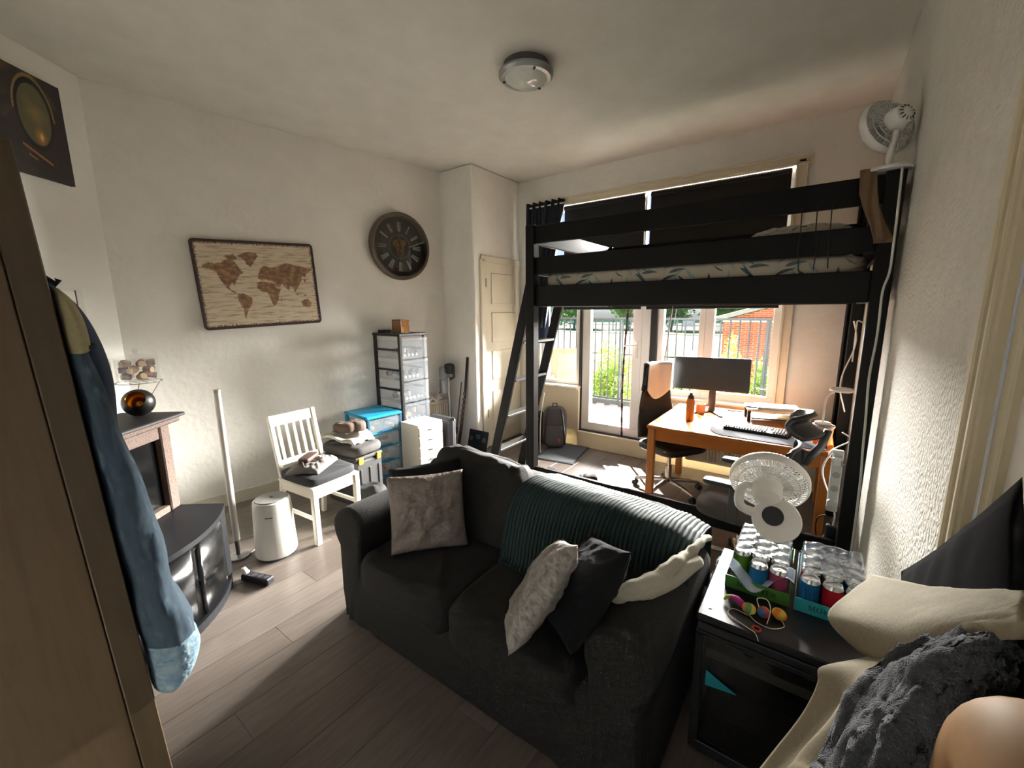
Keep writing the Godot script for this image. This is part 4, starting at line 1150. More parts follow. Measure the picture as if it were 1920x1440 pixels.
func radiator(label: String, at: Vector3, turn: float, w: float, h: float, ribs: int):
	var o := thing("radiator", label, "radiator", at, turn)
	var m := mat("d8cfb8", 0.4)
	part(o, "panel", Geo.new().box(Vector3(0, h * 0.5, 0), Vector3(w, h, 0.03), 0.004), m)
	for i in ribs:
		part(o, "rib", Geo.new().box(Vector3(-w * 0.5 + (i + 0.5) * w / ribs, h * 0.5, 0.02), Vector3(w / ribs * 0.55, h - 0.06, 0.016), 0.006), m)
	part(o, "top_grille", Geo.new().box(Vector3(0, h + 0.004, 0.0), Vector3(w + 0.01, 0.012, 0.07), 0.003), m)
	part(o, "valve", Geo.new().cyl(Vector3(w * 0.5 + 0.03, h - 0.05, 0), Vector3(w * 0.5 + 0.1, h - 0.05, 0), 0.02), mat("e2ded6", 0.4))
	part(o, "pipe", Geo.new().cyl(Vector3(w * 0.5 + 0.03, -at.y + 0.002, 0), Vector3(w * 0.5 + 0.03, h - 0.04, 0), 0.008), m)

# ---------------------------------------------------------------- along the picture wall

func picture_material(img: Image, rough := 0.6) -> StandardMaterial3D:
	var m := StandardMaterial3D.new()
	m.albedo_texture = ImageTexture.create_from_image(img)
	m.roughness = rough
	return m

func world_map_image() -> Image:
	var W := 480
	var H := 368
	var img := Image.create(W, H, true, Image.FORMAT_RGB8)
	var n := FastNoiseLite.new()
	n.seed = 8
	n.frequency = 0.02
	var n2 := FastNoiseLite.new()
	n2.seed = 9
	n2.frequency = 0.05
	for y in H:
		for x in W:
			var s := n.get_noise_2d(x * 0.35, y * 3.5) * 0.5 + n2.get_noise_2d(x * 0.3, y * 2.0) * 0.5
			var c := Color.html("cdbfa6").lerp(Color.html("8f7a60"), clampf(s * 1.5, 0.0, 0.75))
			c = c.lerp(Color.html("dbd1bd"), clampf(-s * 1.2, 0.0, 0.7))
			var e := minf(minf(x, W - 1 - x), minf(y, H - 1 - y))
			var k := clampf(1.0 - (e - 3.0 - 10.0 * n2.get_noise_2d(x * 2.0, y * 2.0)) / 9.0, 0.0, 0.85)
			img.set_pixel(x, y, c.lerp(Color.html("4a3630"), k))
	var land := [
		[.05, .27, .10, .24, .18, .25, .24, .20, .30, .22, .33, .30, .36, .36, .32, .40, .29, .47, .27, .53, .26, .49, .23, .53, .235, .57, .27, .60, .285, .63, .25, .61, .21, .56, .19, .50, .165, .44, .15, .36, .10, .31, .06, .32],
		[.33, .15, .40, .10, .48, .10, .50, .15, .46, .22, .43, .29, .40, .26, .38, .20], [.22, .16, .30, .13, .33, .19, .27, .22],
		[.29, .62, .34, .63, .40, .69, .39, .76, .36, .82, .34, .87, .325, .95, .31, .93, .315, .83, .29, .74, .28, .67],
		[.455, .49, .50, .47, .56, .49, .60, .50, .63, .57, .66, .57, .635, .65, .63, .70, .60, .78, .57, .80, .555, .70, .54, .62, .49, .61, .455, .56],
		[.47, .43, .48, .38, .50, .33, .53, .27, .57, .28, .60, .30, .66, .27, .74, .23, .80, .25, .90, .28, .98, .30, .96, .34, .92, .36, .90, .42, .87, .40, .86, .47, .84, .52, .82, .56, .80, .60, .785, .62, .775, .57, .75, .53, .73, .60, .70, .55, .67, .50, .66, .54, .63, .55, .605, .49, .57, .46, .53, .45, .50, .46],
		[.83, .76, .87, .72, .90, .72, .93, .78, .92, .83, .88, .84, .84, .82], [.79, .64, .84, .66, .80, .67], [.86, .65, .90, .68, .87, .68], [.885, .46, .90, .43, .905, .47, .89, .50], [.485, .36, .495, .34, .50, .38, .485, .39], [.645, .72, .655, .70, .65, .76]]
	for p in land:
		var poly := PackedVector2Array()
		var lo := Vector2(9999, 9999)
		var hi := Vector2.ZERO
		for i in range(0, p.size(), 2):
			var q := Vector2(float(p[i]) * W, (float(p[i + 1]) * 0.93 + 0.02) * H)
			poly.append(q)
			lo = lo.min(q)
			hi = hi.max(q)
		for y in range(maxi(0, int(lo.y)), mini(H, int(hi.y) + 1)):
			for x in range(maxi(0, int(lo.x)), mini(W, int(hi.x) + 1)):
				var jig := Vector2(n2.get_noise_2d(x * 3.0, y * 3.0), n2.get_noise_2d(y * 3.0, x * 3.0)) * 7.0
				if Geometry2D.is_point_in_polygon(Vector2(x, y) + jig, poly):
					var s := n.get_noise_2d(x * 1.6, y * 2.2)
					img.set_pixel(x, y, Color.html("8a694d").lerp(Color.html("6f5a50") if s < 0 else Color.html("a88563"), clampf(absf(s) * 1.8, 0.0, 1.0)))
	return img

func painting_image() -> Image:
	var W := 300
	var H := 200
	var img := Image.create(W, H, true, Image.FORMAT_RGB8)
	var n := FastNoiseLite.new()
	n.seed = 18
	n.frequency = 0.02
	for y in H:
		for x in W:
			var s := n.get_noise_2d(x, y)
			var c := Color.html("2b2320").lerp(Color.html("6b5a3a"), clampf(0.35 + s - y / 500.0 - x / 900.0, 0.0, 0.8))
			# an arched mirror with a dim glow in it, a candle flame, a long stick
			var d := Vector2((x - 232) / 34.0, (y - 78) / 58.0).length()
			if d < 1.0: c = Color.html("5f5a3c").lerp(Color.html("8f7c4c"), clampf(0.7 - d + s * 0.5, 0.0, 1.0))
			elif d < 1.18: c = Color.html("141311")
			elif d < 1.3 and y < 80: c = Color.html("8a6f45")
			var fl := Vector2((x - 238) / 16.0, (y - 118) / 22.0).length()
			c = c.lerp(Color.html("d98a35"), clampf(0.95 - fl, 0.0, 1.0))
			c = c.lerp(Color.html("f7d890"), clampf(1.0 - Vector2((x - 240) / 5.0, (y - 118) / 11.0).length(), 0.0, 1.0))
			var t := (x - 195) / 60.0
			if t > 0 and t < 1 and absf(y - (142 + t * 26)) < 2.6: c = Color.html("a0603a")
			if t > 0.15 and t < 0.45 and absf(y - (156 + t * 24)) < 2.0: c = Color.html("8f7a4a")
			if x > 284: c = c.lerp(Color.html("2c1f2a"), 0.7)
			img.set_pixel(x, y, c)
	return img

func build_left_wall_things():
	var facing := PI / 2 + LEAN
	# world map print
	var o := thing("map_picture", "vintage brown world map print in a thin dark frame on the picture wall", "picture", Vector3(wall_z(0.94) + 0.02, 1.972, 0.94), facing)
	o.rotation = Vector3(0, facing, deg_to_rad(2.6))
	var g := Geo.new()
	g.flat()
	g.quad(Vector3(-0.47, -0.36, 0.014), Vector3(0.47, -0.36, 0.014), Vector3(0.47, 0.36, 0.014), Vector3(-0.47, 0.36, 0.014))
	part(o, "print", g, picture_material(world_map_image(), 0.8))
	part(o, "backing", Geo.new().box(Vector3(0, 0, -0.002), Vector3(0.945, 0.725, 0.026), 0.004), mat("3a2b27", 0.7))
	var fr := []
	for e in [[0.47, 0.36], [-0.47, 0.36], [-0.47, -0.36], [0.47, -0.36]]:
		for k in 5:
			var a: float = [0.0, PI / 2, PI, 3 * PI / 2][[[0.47, 0.36], [-0.47, 0.36], [-0.47, -0.36], [0.47, -0.36]].find(e)] + k * PI / 8
			fr.append(Vector3(e[0] - signf(e[0]) * 0.02 + cos(a) * 0.02, e[1] - signf(e[1]) * 0.02 + sin(a) * 0.02, 0.008))
	fr.append(fr[0])
	part(o, "frame", Geo.new().tube(fr, 0.0125, 8, false), mat("3b2924", 0.6))
	# wall clock with a cogwheel middle
	o = thing("wall_clock", "large round wall clock with open cogwheels and a bronze rim", "clock", Vector3(wall_z(-0.455) + 0.002, 2.43, -0.455), facing)
	var cz := B(90)
	var rim := noisy("clock_rim", ["5d5348", "7a6e60"], 0.05, Vector3.ONE * 8.0, 0.35, 0.0, 0.0, 2, 71)
	rim.metallic = 0.6
	part(o, "rim", Geo.new().lathe([[0.30, 0.0], [0.345, 0.0], [0.362, 0.02], [0.358, 0.07], [0.345, 0.082], [0.325, 0.078], [0.32, 0.05], [0.316, 0.02]], 64, Vector3.ZERO, cz), rim)
	var black := mat("121314", 0.5)
	var dial := part(o, "dial", Geo.new().cyl(Vector3(0, 0, 0.004), Vector3(0, 0, 0.016), 0.318, -1, 64), black)
	part(dial, "chapter_ring", Geo.new().lathe([[0.125, 0.016], [0.235, 0.016], [0.235, 0.02], [0.125, 0.02], [0.125, 0.016]], 64, Vector3.ZERO, cz), mat("24282a", 0.5))
	part(dial, "inner_ring", Geo.new().lathe([[0.118, 0.02], [0.135, 0.02], [0.135, 0.027], [0.118, 0.027], [0.118, 0.02]], 56, Vector3.ZERO, cz), mat("565a58", 0.4, 0.4))
	var bars := Geo.new()
	for hnum in 12:
		var lay: Array = [[-1, 0, 1], [0], [-0.5, 0.5], [-1, 0, 1], [-1.2, 0.1, 0.9], [0.0, 0.8], [-0.8, 0.2, 1.0], [-1.2, -0.4, 0.5, 1.2], [-1.4, -0.6, 0.2, 1.0], [-0.9, 0.6], [0.0, 0.7], [-0.8, 0.4]][hnum]
		for k in lay:
			var a := PI / 2 - TAU * hnum / 12 - float(k) * 0.07
			bars.bar(Vector3(cos(a) * 0.165, sin(a) * 0.165, 0.026), Vector3(cos(a) * 0.265, sin(a) * 0.265, 0.026), 0.008, 0.006, 0.0, Vector3(-sin(a), cos(a), 0))
	part(dial, "numeral_bar", bars, mat("a5a8a4", 0.4, 0.4))
	for e in [[0.0, -0.01, 0.045, 12, "8a6a3c"], [-0.05, 0.035, 0.032, 10, "a07c46"], [0.0, -0.065, 0.042, 12, "7d5f36"], [0.045, 0.045, 0.026, 10, "94713f"], [-0.01, 0.075, 0.024, 9, "6b5232"]]:
		var cog := Geo.new()
		var c := Vector3(e[0], e[1], 0.03)
		cog.lathe([[float(e[2]) * 0.6, -0.004], [float(e[2]), -0.004], [float(e[2]), 0.004], [float(e[2]) * 0.6, 0.004], [float(e[2]) * 0.6, -0.004]], 24, c, cz)
		for k in int(e[3]):
			var a := TAU * k / float(e[3])
			cog.box(c + Vector3(cos(a), sin(a), 0) * (float(e[2]) + 0.003), Vector3(0.008, 0.007, 0.008), 0.0, Basis(Vector3.BACK, a))
		for k in 2: cog.bar(c + Vector3(cos(k * 1.57 + 0.4), sin(k * 1.57 + 0.4), 0) * float(e[2]) * 0.7, c - Vector3(cos(k * 1.57 + 0.4), sin(k * 1.57 + 0.4), 0) * float(e[2]) * 0.7, 0.006, 0.006)
		part(dial, "cogwheel", cog, mat(e[4], 0.35, 0.7))
	for e in [[1.95, 0.15, 0.012], [4.5, 0.22, 0.009]]:
		var d := Vector3(cos(e[0]), sin(e[0]), 0)
		part(o, "hand", Geo.new().bar(Vector3(0, 0, 0.042) - d * 0.03, Vector3(0, 0, 0.042) + d * float(e[1]), e[2], 0.003, 0.0, Vector3(-d.y, d.x, 0)), mat("2a2724", 0.4))
	part(o, "glass_front", Geo.new().cyl(Vector3(0, 0, 0.068), Vector3(0, 0, 0.071), 0.322, -1, 48), glass("clock_glass", Color(0.1, 0.11, 0.11), 0.04))
	# painting and a white framed picture on the slanting wall
	var slant := atan2(0.777, -0.63)
	var onslant := func(along: float, y: float, off: float) -> Vector3: return Vector3(-2.415 + along * 0.63 + off * 0.777, y, 1.91 + along * 0.777 - off * 0.63)
	o = thing("painting", "dark canvas with an arched mirror and a glowing candle high on the slanting wall", "painting", onslant.call(0.61, 2.868, 0.016), slant)
	g = Geo.new()
	g.flat()
	g.quad(Vector3(-0.42, -0.3, 0.0135), Vector3(0.42, -0.3, 0.0135), Vector3(0.42, 0.3, 0.0135), Vector3(-0.42, 0.3, 0.0135))
	part(o, "canvas", g, picture_material(painting_image(), 0.5))
	part(o, "stretcher", Geo.new().box(Vector3(0, 0, -0.002), Vector3(0.838, 0.598, 0.028), 0.003), mat("2a1f27", 0.7))
	o = thing("framed_picture", "white framed picture with a thin dark inner line, half hidden by the jacket", "picture", onslant.call(0.56, 1.68, 0.028), slant)
	part(o, "frame", Geo.new().box(Vector3(0, 0, 0), Vector3(0.52, 0.42, 0.05), 0.004), mat("d6d3cb", 0.5))
	part(o, "panel", Geo.new().box(Vector3(0, 0, 0.024), Vector3(0.4, 0.38, 0.006), 0.0), mat("e3e0d4", 0.5))
	part(o, "dark_edge", Geo.new().box(Vector3(0.203, 0, 0.025), Vector3(0.008, 0.4, 0.008)).box(Vector3(-0.203, 0, 0.025), Vector3(0.008, 0.4, 0.008)), mat("4a3b3a", 0.6))
	# glass jar of corks on a wire bracket in the corner
	o = thing("cork_jar", "glass jar full of wine corks under a glass lid in the room corner", "jar", Vector3(-2.16, 1.235, 1.9))
	var gl := glass("jar_glass", Color(0.6, 0.64, 0.62), 0.07)
	part(o, "jar", Geo.new().lathe([[0.0, 0.0], [0.12, 0.0], [0.126, 0.01], [0.126, 0.16], [0.12, 0.165], [0.12, 0.012], [0.0, 0.008]], 36), gl)
	part(o, "lid", Geo.new().lathe([[0.0, 0.172], [0.13, 0.168], [0.132, 0.176], [0.09, 0.19], [0.02, 0.2], [0.012, 0.21], [0.022, 0.225], [0.015, 0.238], [0.0, 0.24]], 32), gl)
	var q := RandomNumberGenerator.new()
	q.seed = 31
	for i in 15:
		var lv := i / 5
		var a := i * 1.257 + lv * 0.6
		var c := Vector3(cos(a) * 0.078, 0.04 + lv * 0.046, sin(a) * 0.078)
		var d := Vector3(cos(a) + q.randf_range(-0.3, 0.3), q.randf_range(-0.25, 0.25), sin(a) + q.randf_range(-0.3, 0.3)).normalized() * 0.026
		var k := part(o, "cork", Geo.new().cyl(c - d, c + d, 0.0225, -1, 14), mat(["8f6c48", "57272c", "8a5d50", "632f33", "7a4a40"][i % 5], 0.85))
		part(k, "cork_end", Geo.new().cyl(c + d * 0.99, c + d * 1.04, 0.021, -1, 14), mat("b59a76", 0.9))
	o = thing("wire_shelf", "thin wire corner shelf under the jar of corks", "shelf", Vector3(-2.16, 1.228, 1.9))
	var wire := mat("8d8880", 0.4, 0.5)
	var ring := []
	for i in 33: ring.append(Vector3(cos(TAU * i / 32) * 0.135, 0.0, sin(TAU * i / 32) * 0.135))
	part(o, "rim", Geo.new().tube(ring, 0.0035, 6, false), wire)
	for i in 4: part(o, "cross_wire", Geo.new().cyl(Vector3(-0.13, 0, -0.07 + i * 0.045), Vector3(0.13, 0, -0.07 + i * 0.045), 0.0022, -1, 6), wire)
	part(o, "brace", Geo.new().tube([Vector3(0.12, -0.004, 0.03), Vector3(-0.02, -0.16, 0.04), Vector3(-0.16, -0.22, 0.05)], 0.003, 6), wire)
	part(o, "brace", Geo.new().tube([Vector3(-0.02, -0.004, -0.13), Vector3(-0.1, -0.12, -0.08), Vector3(-0.17, -0.2, -0.02)], 0.003, 6), wire)
	# corner stand with the mantel-like cabinet on it (both square to the slanting wall)
	var C := Vector3(-1.03, 0, 2.30)
	var blk := noisy("stand_black", ["1a1b1e", "232428"], 0.04, Vector3(8, 8, 8), 0.45, 0.0, 0.0, 3, 72)
	blk.metallic_specular = 0.25
	o = thing("corner_stand", "black corner television stand with a bowed front and glass doors", "tv stand", C, slant)
	var bow := func(k: float) -> PackedVector2Array:
		var p := PackedVector2Array()
		for i in 17:
			var t := -1.0 + i / 8.0
			p.append(Vector2(t * 0.42 * k, -(0.375 - 0.115 * t * t) * k - (1.0 - k) * 0.0))
		p.append(Vector2(0.42 * k, 0.12)); p.append(Vector2(0.2, 0.5)); p.append(Vector2(-0.2, 0.5)); p.append(Vector2(-0.42 * k, 0.12))
		return p
	part(o, "top", Geo.new().prism(bow.call(1.0), 0.5, 0.53, B(-90)), blk)
	part(o, "plinth", Geo.new().prism(bow.call(0.985), 0.0, 0.05, B(-90)), blk)
	part(o, "shelf", Geo.new().prism(bow.call(0.9), 0.26, 0.275, B(-90)), blk)
	part(o, "back_panel", Geo.new().box(Vector3(0, 0.275, -0.49), Vector3(0.42, 0.45, 0.015)).bar(Vector3(-0.41, 0.275, -0.12), Vector3(-0.2, 0.275, -0.49), 0.45, 0.012, 0.0, Vector3.UP).bar(Vector3(0.41, 0.275, -0.12), Vector3(0.2, 0.275, -0.49), 0.45, 0.012, 0.0, Vector3.UP), mat("141416", 0.6))
	for s: float in [-1.0, 1.0]: part(o, "post", Geo.new().box(Vector3(s * 0.385, 0.275, 0.235), Vector3(0.06, 0.45, 0.05), 0.004), blk)
	for s: float in [-1.0, 1.0]: part(o, "side_panel", Geo.new().box(Vector3(s * 0.405, 0.275, 0.06), Vector3(0.014, 0.45, 0.36), 0.0), blk)
	for s: float in [-1.0, 1.0]:
		var df := func(u: float, w: float) -> Vector3:
			var t := s * (0.02 + 0.8 * (u if s > 0 else 1.0 - u))
			return Vector3(t * 0.42, 0.055 + w * 0.44, 0.35 - 0.115 * t * t)
		part(o, "glass_door", Geo.new().sheet(df, 10, 1, 0.005), glass("stand_glass", Color(0.04, 0.045, 0.05), 0.6, 0.18))
	part(o, "white_cable", Geo.new().tube(smoothed([Vector3(0.2, 0.49, 0.15), Vector3(0.22, 0.4, 0.2), Vector3(0.2, 0.32, 0.18), Vector3(0.23, 0.28, 0.1)], 4), 0.004, 6), mat("c8c6c0", 0.5))
	o = thing("mantel_cabinet", "weathered wooden mantel-shaped cabinet with dark top and black glass front on the corner stand", "cabinet", C + Vector3(0, 0.53, 0), slant)
	var old := noisy("old_wood", ["574840", "75635a", "4b3d37"], 0.05, Vector3(5, 5, 5), 0.8, 0.2, 0.0, 3, 73)
	for s: float in [-1.0, 1.0]: part(o, "pillar", Geo.new().box(Vector3(s * 0.378, 0.27, -0.05), Vector3(0.072, 0.54, 0.1), 0.006), old)
	part(o, "side", Geo.new().box(Vector3(0.395, 0.27, -0.19), Vector3(0.03, 0.54, 0.2), 0.003).box(Vector3(-0.395, 0.27, -0.19), Vector3(0.03, 0.54, 0.2), 0.003), old)
	part(o, "lintel", Geo.new().box(Vector3(0, 0.5, -0.05), Vector3(0.66, 0.08, 0.1), 0.005), old)
	part(o, "sill", Geo.new().box(Vector3(0, 0.02, -0.05), Vector3(0.66, 0.04, 0.1), 0.004), old)
	part(o, "cornice", Geo.new().box(Vector3(0, 0.56, -0.12), Vector3(0.89, 0.035, 0.34), 0.008), old)
	part(o, "top", Geo.new().box(Vector3(0, 0.585, -0.12), Vector3(0.93, 0.02, 0.38), 0.005), mat("242224", 0.5))
	part(o, "glass_front", Geo.new().box(Vector3(0, 0.25, -0.05), Vector3(0.69, 0.43, 0.02), 0.0), mat("0a0b0c", 0.15))
	part(o, "back", Geo.new().box(Vector3(0, 0.28, -0.285), Vector3(0.76, 0.52, 0.012)), mat("2a2422", 0.8))
	var top := func(x: float, z: float) -> Vector3: return C + Basis(Vector3.UP, slant) * Vector3(x, 1.125, z)
	o = thing("candle_bowl", "small black globe bowl with a gilded inside on the mantel cabinet", "bowl", top.call(0.37, -0.12))
	var tilt := aim(Vector3(0.8, 0.45, 0.35))
	var prof := []
	var pin := []
	for i in 15:
		var a := -PI / 2 + (PI * 0.8) * i / 14
		prof.append([cos(a) * 0.08, sin(a) * 0.08])
		pin.append([cos(a) * 0.076, sin(a) * 0.076])
	part(o, "shell", Geo.new().lathe(prof, 36, Vector3(0, 0.08, 0), tilt), mat("1a1816", 0.35))
	pin.reverse()
	part(o, "gilt_inside", Geo.new().lathe([prof[14]] + pin, 36, Vector3(0, 0.08, 0), tilt), mat("d9a441", 0.18, 1.0))
	o = thing("wire_lantern", "small black wire lantern on the mantel cabinet beside the jacket", "lantern", top.call(-0.05, -0.14))
	for i in 5:
		var a := TAU * i / 5
		part(o, "wire", Geo.new().tube([Vector3(cos(a) * 0.03, 0.003, sin(a) * 0.03), Vector3(cos(a) * 0.055, 0.05, sin(a) * 0.055), Vector3(cos(a) * 0.05, 0.1, sin(a) * 0.05), Vector3(cos(a) * 0.025, 0.13, sin(a) * 0.025)], 0.003, 6), mat("1b1b1d", 0.5))
	part(o, "base", Geo.new().cyl(Vector3.ZERO, Vector3(0, 0.006, 0), 0.036, -1, 20), mat("1b1b1d", 0.5))
	# light tube, power strip, air purifier
	o = thing("tube_lamp", "slim white upright light tube standing beside the corner stand", "floor lamp", Vector3(-1.345, 0, 1.685))
	part(o, "foot", Geo.new().lathe([[0.0, 0.0], [0.07, 0.0], [0.07, 0.012], [0.02, 0.02], [0.0, 0.02]], 28), mat("a8a7a5", 0.3, 0.8))
	part(o, "socket", Geo.new().cyl(Vector3(0, 0.015, 0), Vector3(0, 0.13, 0), 0.016, -1, 16), mat("8f8d8a", 0.3, 0.9))
	part(o, "tube", Geo.new().cyl(Vector3(0, 0.13, 0), Vector3(-0.01, 1.2, 0.0), 0.021, -1, 20), mat("d4d3cd", 0.4))
	part(o, "end_cap", Geo.new().cyl(Vector3(-0.01, 1.2, 0), Vector3(-0.01, 1.22, 0), 0.0225, -1, 20), mat("bcbab5", 0.3, 0.5))
	var wc := mat("d9d7d2", 0.5)
	solo("lamp_cable", "thin pale cable lying along the skirting behind the light tube", "cable", Geo.new().tube(smoothed([Vector3(-0.02, 0.02, 0.08), Vector3(0.0, 0.006, 0.16), Vector3(0.06, 0.006, 0.0), Vector3(-0.1, 0.006, -0.2), Vector3(-0.4, 0.006, -0.35)], 6), 0.004, 6), wc, Vector3(-1.36, 0, 1.66))
	o = thing("power_strip", "black power strip with a white plug on the floor by the corner stand", "power strip", Vector3(-0.93, 0, 1.735), 0.35)
	part(o, "housing", Geo.new().box(Vector3(0, 0.024, 0), Vector3(0.22, 0.045, 0.06), 0.008), mat("1c1b20", 0.45))
	for i in 3: part(o, "socket", Geo.new().cyl(Vector3(-0.02 + i * 0.048, 0.045, 0), Vector3(-0.02 + i * 0.048, 0.0475, 0), 0.018, -1, 16), mat("3a3940", 0.5))
	part(o, "plug", Geo.new().cyl(Vector3(-0.085, 0.046, 0), Vector3(-0.1, 0.085, 0.01), 0.02, 0.014, 14), mat("e0dedb", 0.4))
	o = thing("air_purifier", "white cylindrical air purifier on the floor in front of the white chair", "air purifier", Vector3(-1.17, 0, 1.5))
	var wp := mat("dddcd6", 0.4)
	part(o, "foot_ring", Geo.new().lathe([[0.0, 0.0], [0.125, 0.0], [0.13, 0.018], [0.0, 0.018]], 40), mat("4c4a49", 0.6))
	part(o, "housing", Geo.new().lathe([[0.0, 0.018], [0.132, 0.018], [0.137, 0.03], [0.122, 0.4], [0.116, 0.418], [0.105, 0.424], [0.0, 0.424]], 48), wp)
	part(o, "top_plate", Geo.new().lathe([[0.0, 0.424], [0.107, 0.424], [0.103, 0.43], [0.0, 0.432]], 40), mat("969592", 0.5))
	part(o, "button", Geo.new().box(Vector3(0.0, 0.434, 0.0), Vector3(0.03, 0.004, 0.018), 0.004), mat("4a4744", 0.4))
	part(o, "badge", Geo.new().box(Vector3(0.102, 0.33, 0.072), Vector3(0.045, 0.006, 0.006), 0.0, B(0, 55, 0)), mat("5e5c5a", 0.5))
	# the white chair with cushion and clothes
	build_white_chair()
	build_storage()

func build_white_chair():
	var at := Vector3(-1.245, 0, 1.1)
	var turn := deg_to_rad(95)
	var wh := mat("d9d4c5", 0.4)
	var o := thing("dining_chair", "white painted wooden slat-back chair holding folded clothes", "chair", at, turn)
	for s: float in [-1.0, 1.0]:
		part(o, "front_leg", Geo.new().bar(Vector3(s * 0.185, 0, 0.205), Vector3(s * 0.185, 0.44, 0.205), 0.042, 0.042, 0.004), wh)
		part(o, "rear_leg", Geo.new().bar(Vector3(s * 0.18, 0, -0.25), Vector3(s * 0.18, 0.45, -0.2), 0.036, 0.036, 0.004).bar(Vector3(s * 0.18, 0.44, -0.2), Vector3(s * 0.18, 0.93, -0.3), 0.034, 0.034, 0.004), wh)
		part(o, "apron", Geo.new().box(Vector3(s * 0.186, 0.395, 0.0), Vector3(0.02, 0.07, 0.38), 0.003), wh)
		part(o, "stretcher", Geo.new().box(Vector3(s * 0.185, 0.2, -0.015), Vector3(0.018, 0.03, 0.43), 0.003), wh)
	part(o, "apron", Geo.new().box(Vector3(0, 0.395, 0.206), Vector3(0.34, 0.07, 0.02), 0.003), wh)
	part(o, "seat", Geo.new().box(Vector3(0, 0.442, 0.005), Vector3(0.42, 0.02, 0.44), 0.006), wh)
	part(o, "top_rail", Geo.new().box(Vector3(0, 0.885, -0.293), Vector3(0.34, 0.085, 0.024), 0.006, B(-11)), wh)
	part(o, "lower_rail", Geo.new().box(Vector3(0, 0.555, -0.226), Vector3(0.33, 0.045, 0.022), 0.004, B(-11)), wh)
	for i in 5:
		var x := -0.125 + i * 0.0625
		part(o, "slat", Geo.new().bar(Vector3(x, 0.57, -0.228), Vector3(x, 0.85, -0.286), 0.022, 0.012, 0.002), wh)
	var b := Basis(Vector3.UP, turn)
	o = thing("seat_cushion", "dark blue-grey tied seat cushion on the white chair", "cushion", at + Vector3(0, 0.452, 0), turn)
	part(o, "pad", Geo.new().sbox(Vector3(0, 0.03, 0.0), Vector3(0.41, 0.07, 0.41), 0.24, 36, Basis.IDENTITY, 0.012, 21), mat("25262b", 0.85))
	part(o, "tie", Geo.new().tube([Vector3(0.19, 0.02, -0.19), Vector3(0.22, 0.015, -0.22), Vector3(0.225, -0.02, -0.24)], 0.008, 6), mat("1b1c20", 0.85))
	var no := FastNoiseLite.new()
	no.seed = 33
	no.frequency = 5.0
	var f := func(u: float, w: float) -> Vector3:
		var x := (u - 0.5) * 0.34
		var z := (0.5 - w) * 0.24
		var e := (1.0 - pow(absf(u * 2 - 1), 4.0)) * (1.0 - pow(absf(w * 2 - 1), 4.0))
		return Vector3(x + 0.02 * sin(w * 5.0), 0.05 * pow(e, 0.5) + 0.02 * no.get_noise_2d(x * 3, z * 3) * e + 0.008 * sin(x * 30.0 + z * 20.0) * e + 0.008, z)
	solo("folded_clothes", "crumpled light grey clothes lying on the chair cushion", "clothes", Geo.new().sheet(f, 40, 30, 0.008), mat("77726f", 0.95), at + b * Vector3(-0.02, 0.512, -0.03), turn + 0.5)
	o = thing("wallet", "brown leather pouch with a dark strap on top of the grey clothes", "pouch", at + b * Vector3(-0.03, 0.57, -0.07), turn + 0.55)
	part(o, "pouch", Geo.new().sbox(Vector3(0, 0.02, 0), Vector3(0.2, 0.04, 0.09), 0.4, 24), mat("412722", 0.6))
	part(o, "strap", Geo.new().tube(smoothed([Vector3(-0.1, 0.025, 0), Vector3(-0.14, -0.01, 0.03), Vector3(-0.13, -0.05, 0.08), Vector3(-0.09, -0.062, 0.12)], 4), 0.007, 6), mat("2b2220", 0.6))

func drawer_unit_contents(o: Node3D, q: RandomNumberGenerator, c: Vector3, s: Vector3, n: int, cols: Array):
	for i in n:
		var p := c + Vector3(q.randf_range(-0.3, 0.3) * s.x, q.randf_range(0.02, 0.05), q.randf_range(-0.38, 0.38) * s.z)
		var h: String = cols[q.randi() % cols.size()]
		if i % 3 == 0: part(o, "content", Geo.new().ball(p + Vector3(0, 0.01, 0), Vector3(0.03, 0.028, 0.03), 12), mat(h, 0.6))
		elif i % 3 == 1: part(o, "content", Geo.new().box(p, Vector3(0.06, 0.05, 0.05), 0.006, B(0, q.randf() * 90)), mat(h, 0.6))
		else: part(o, "content", Geo.new().cyl(p, p + Vector3(0, q.randf_range(0.03, 0.06), 0), 0.022, -1, 12), mat(h, 0.5))

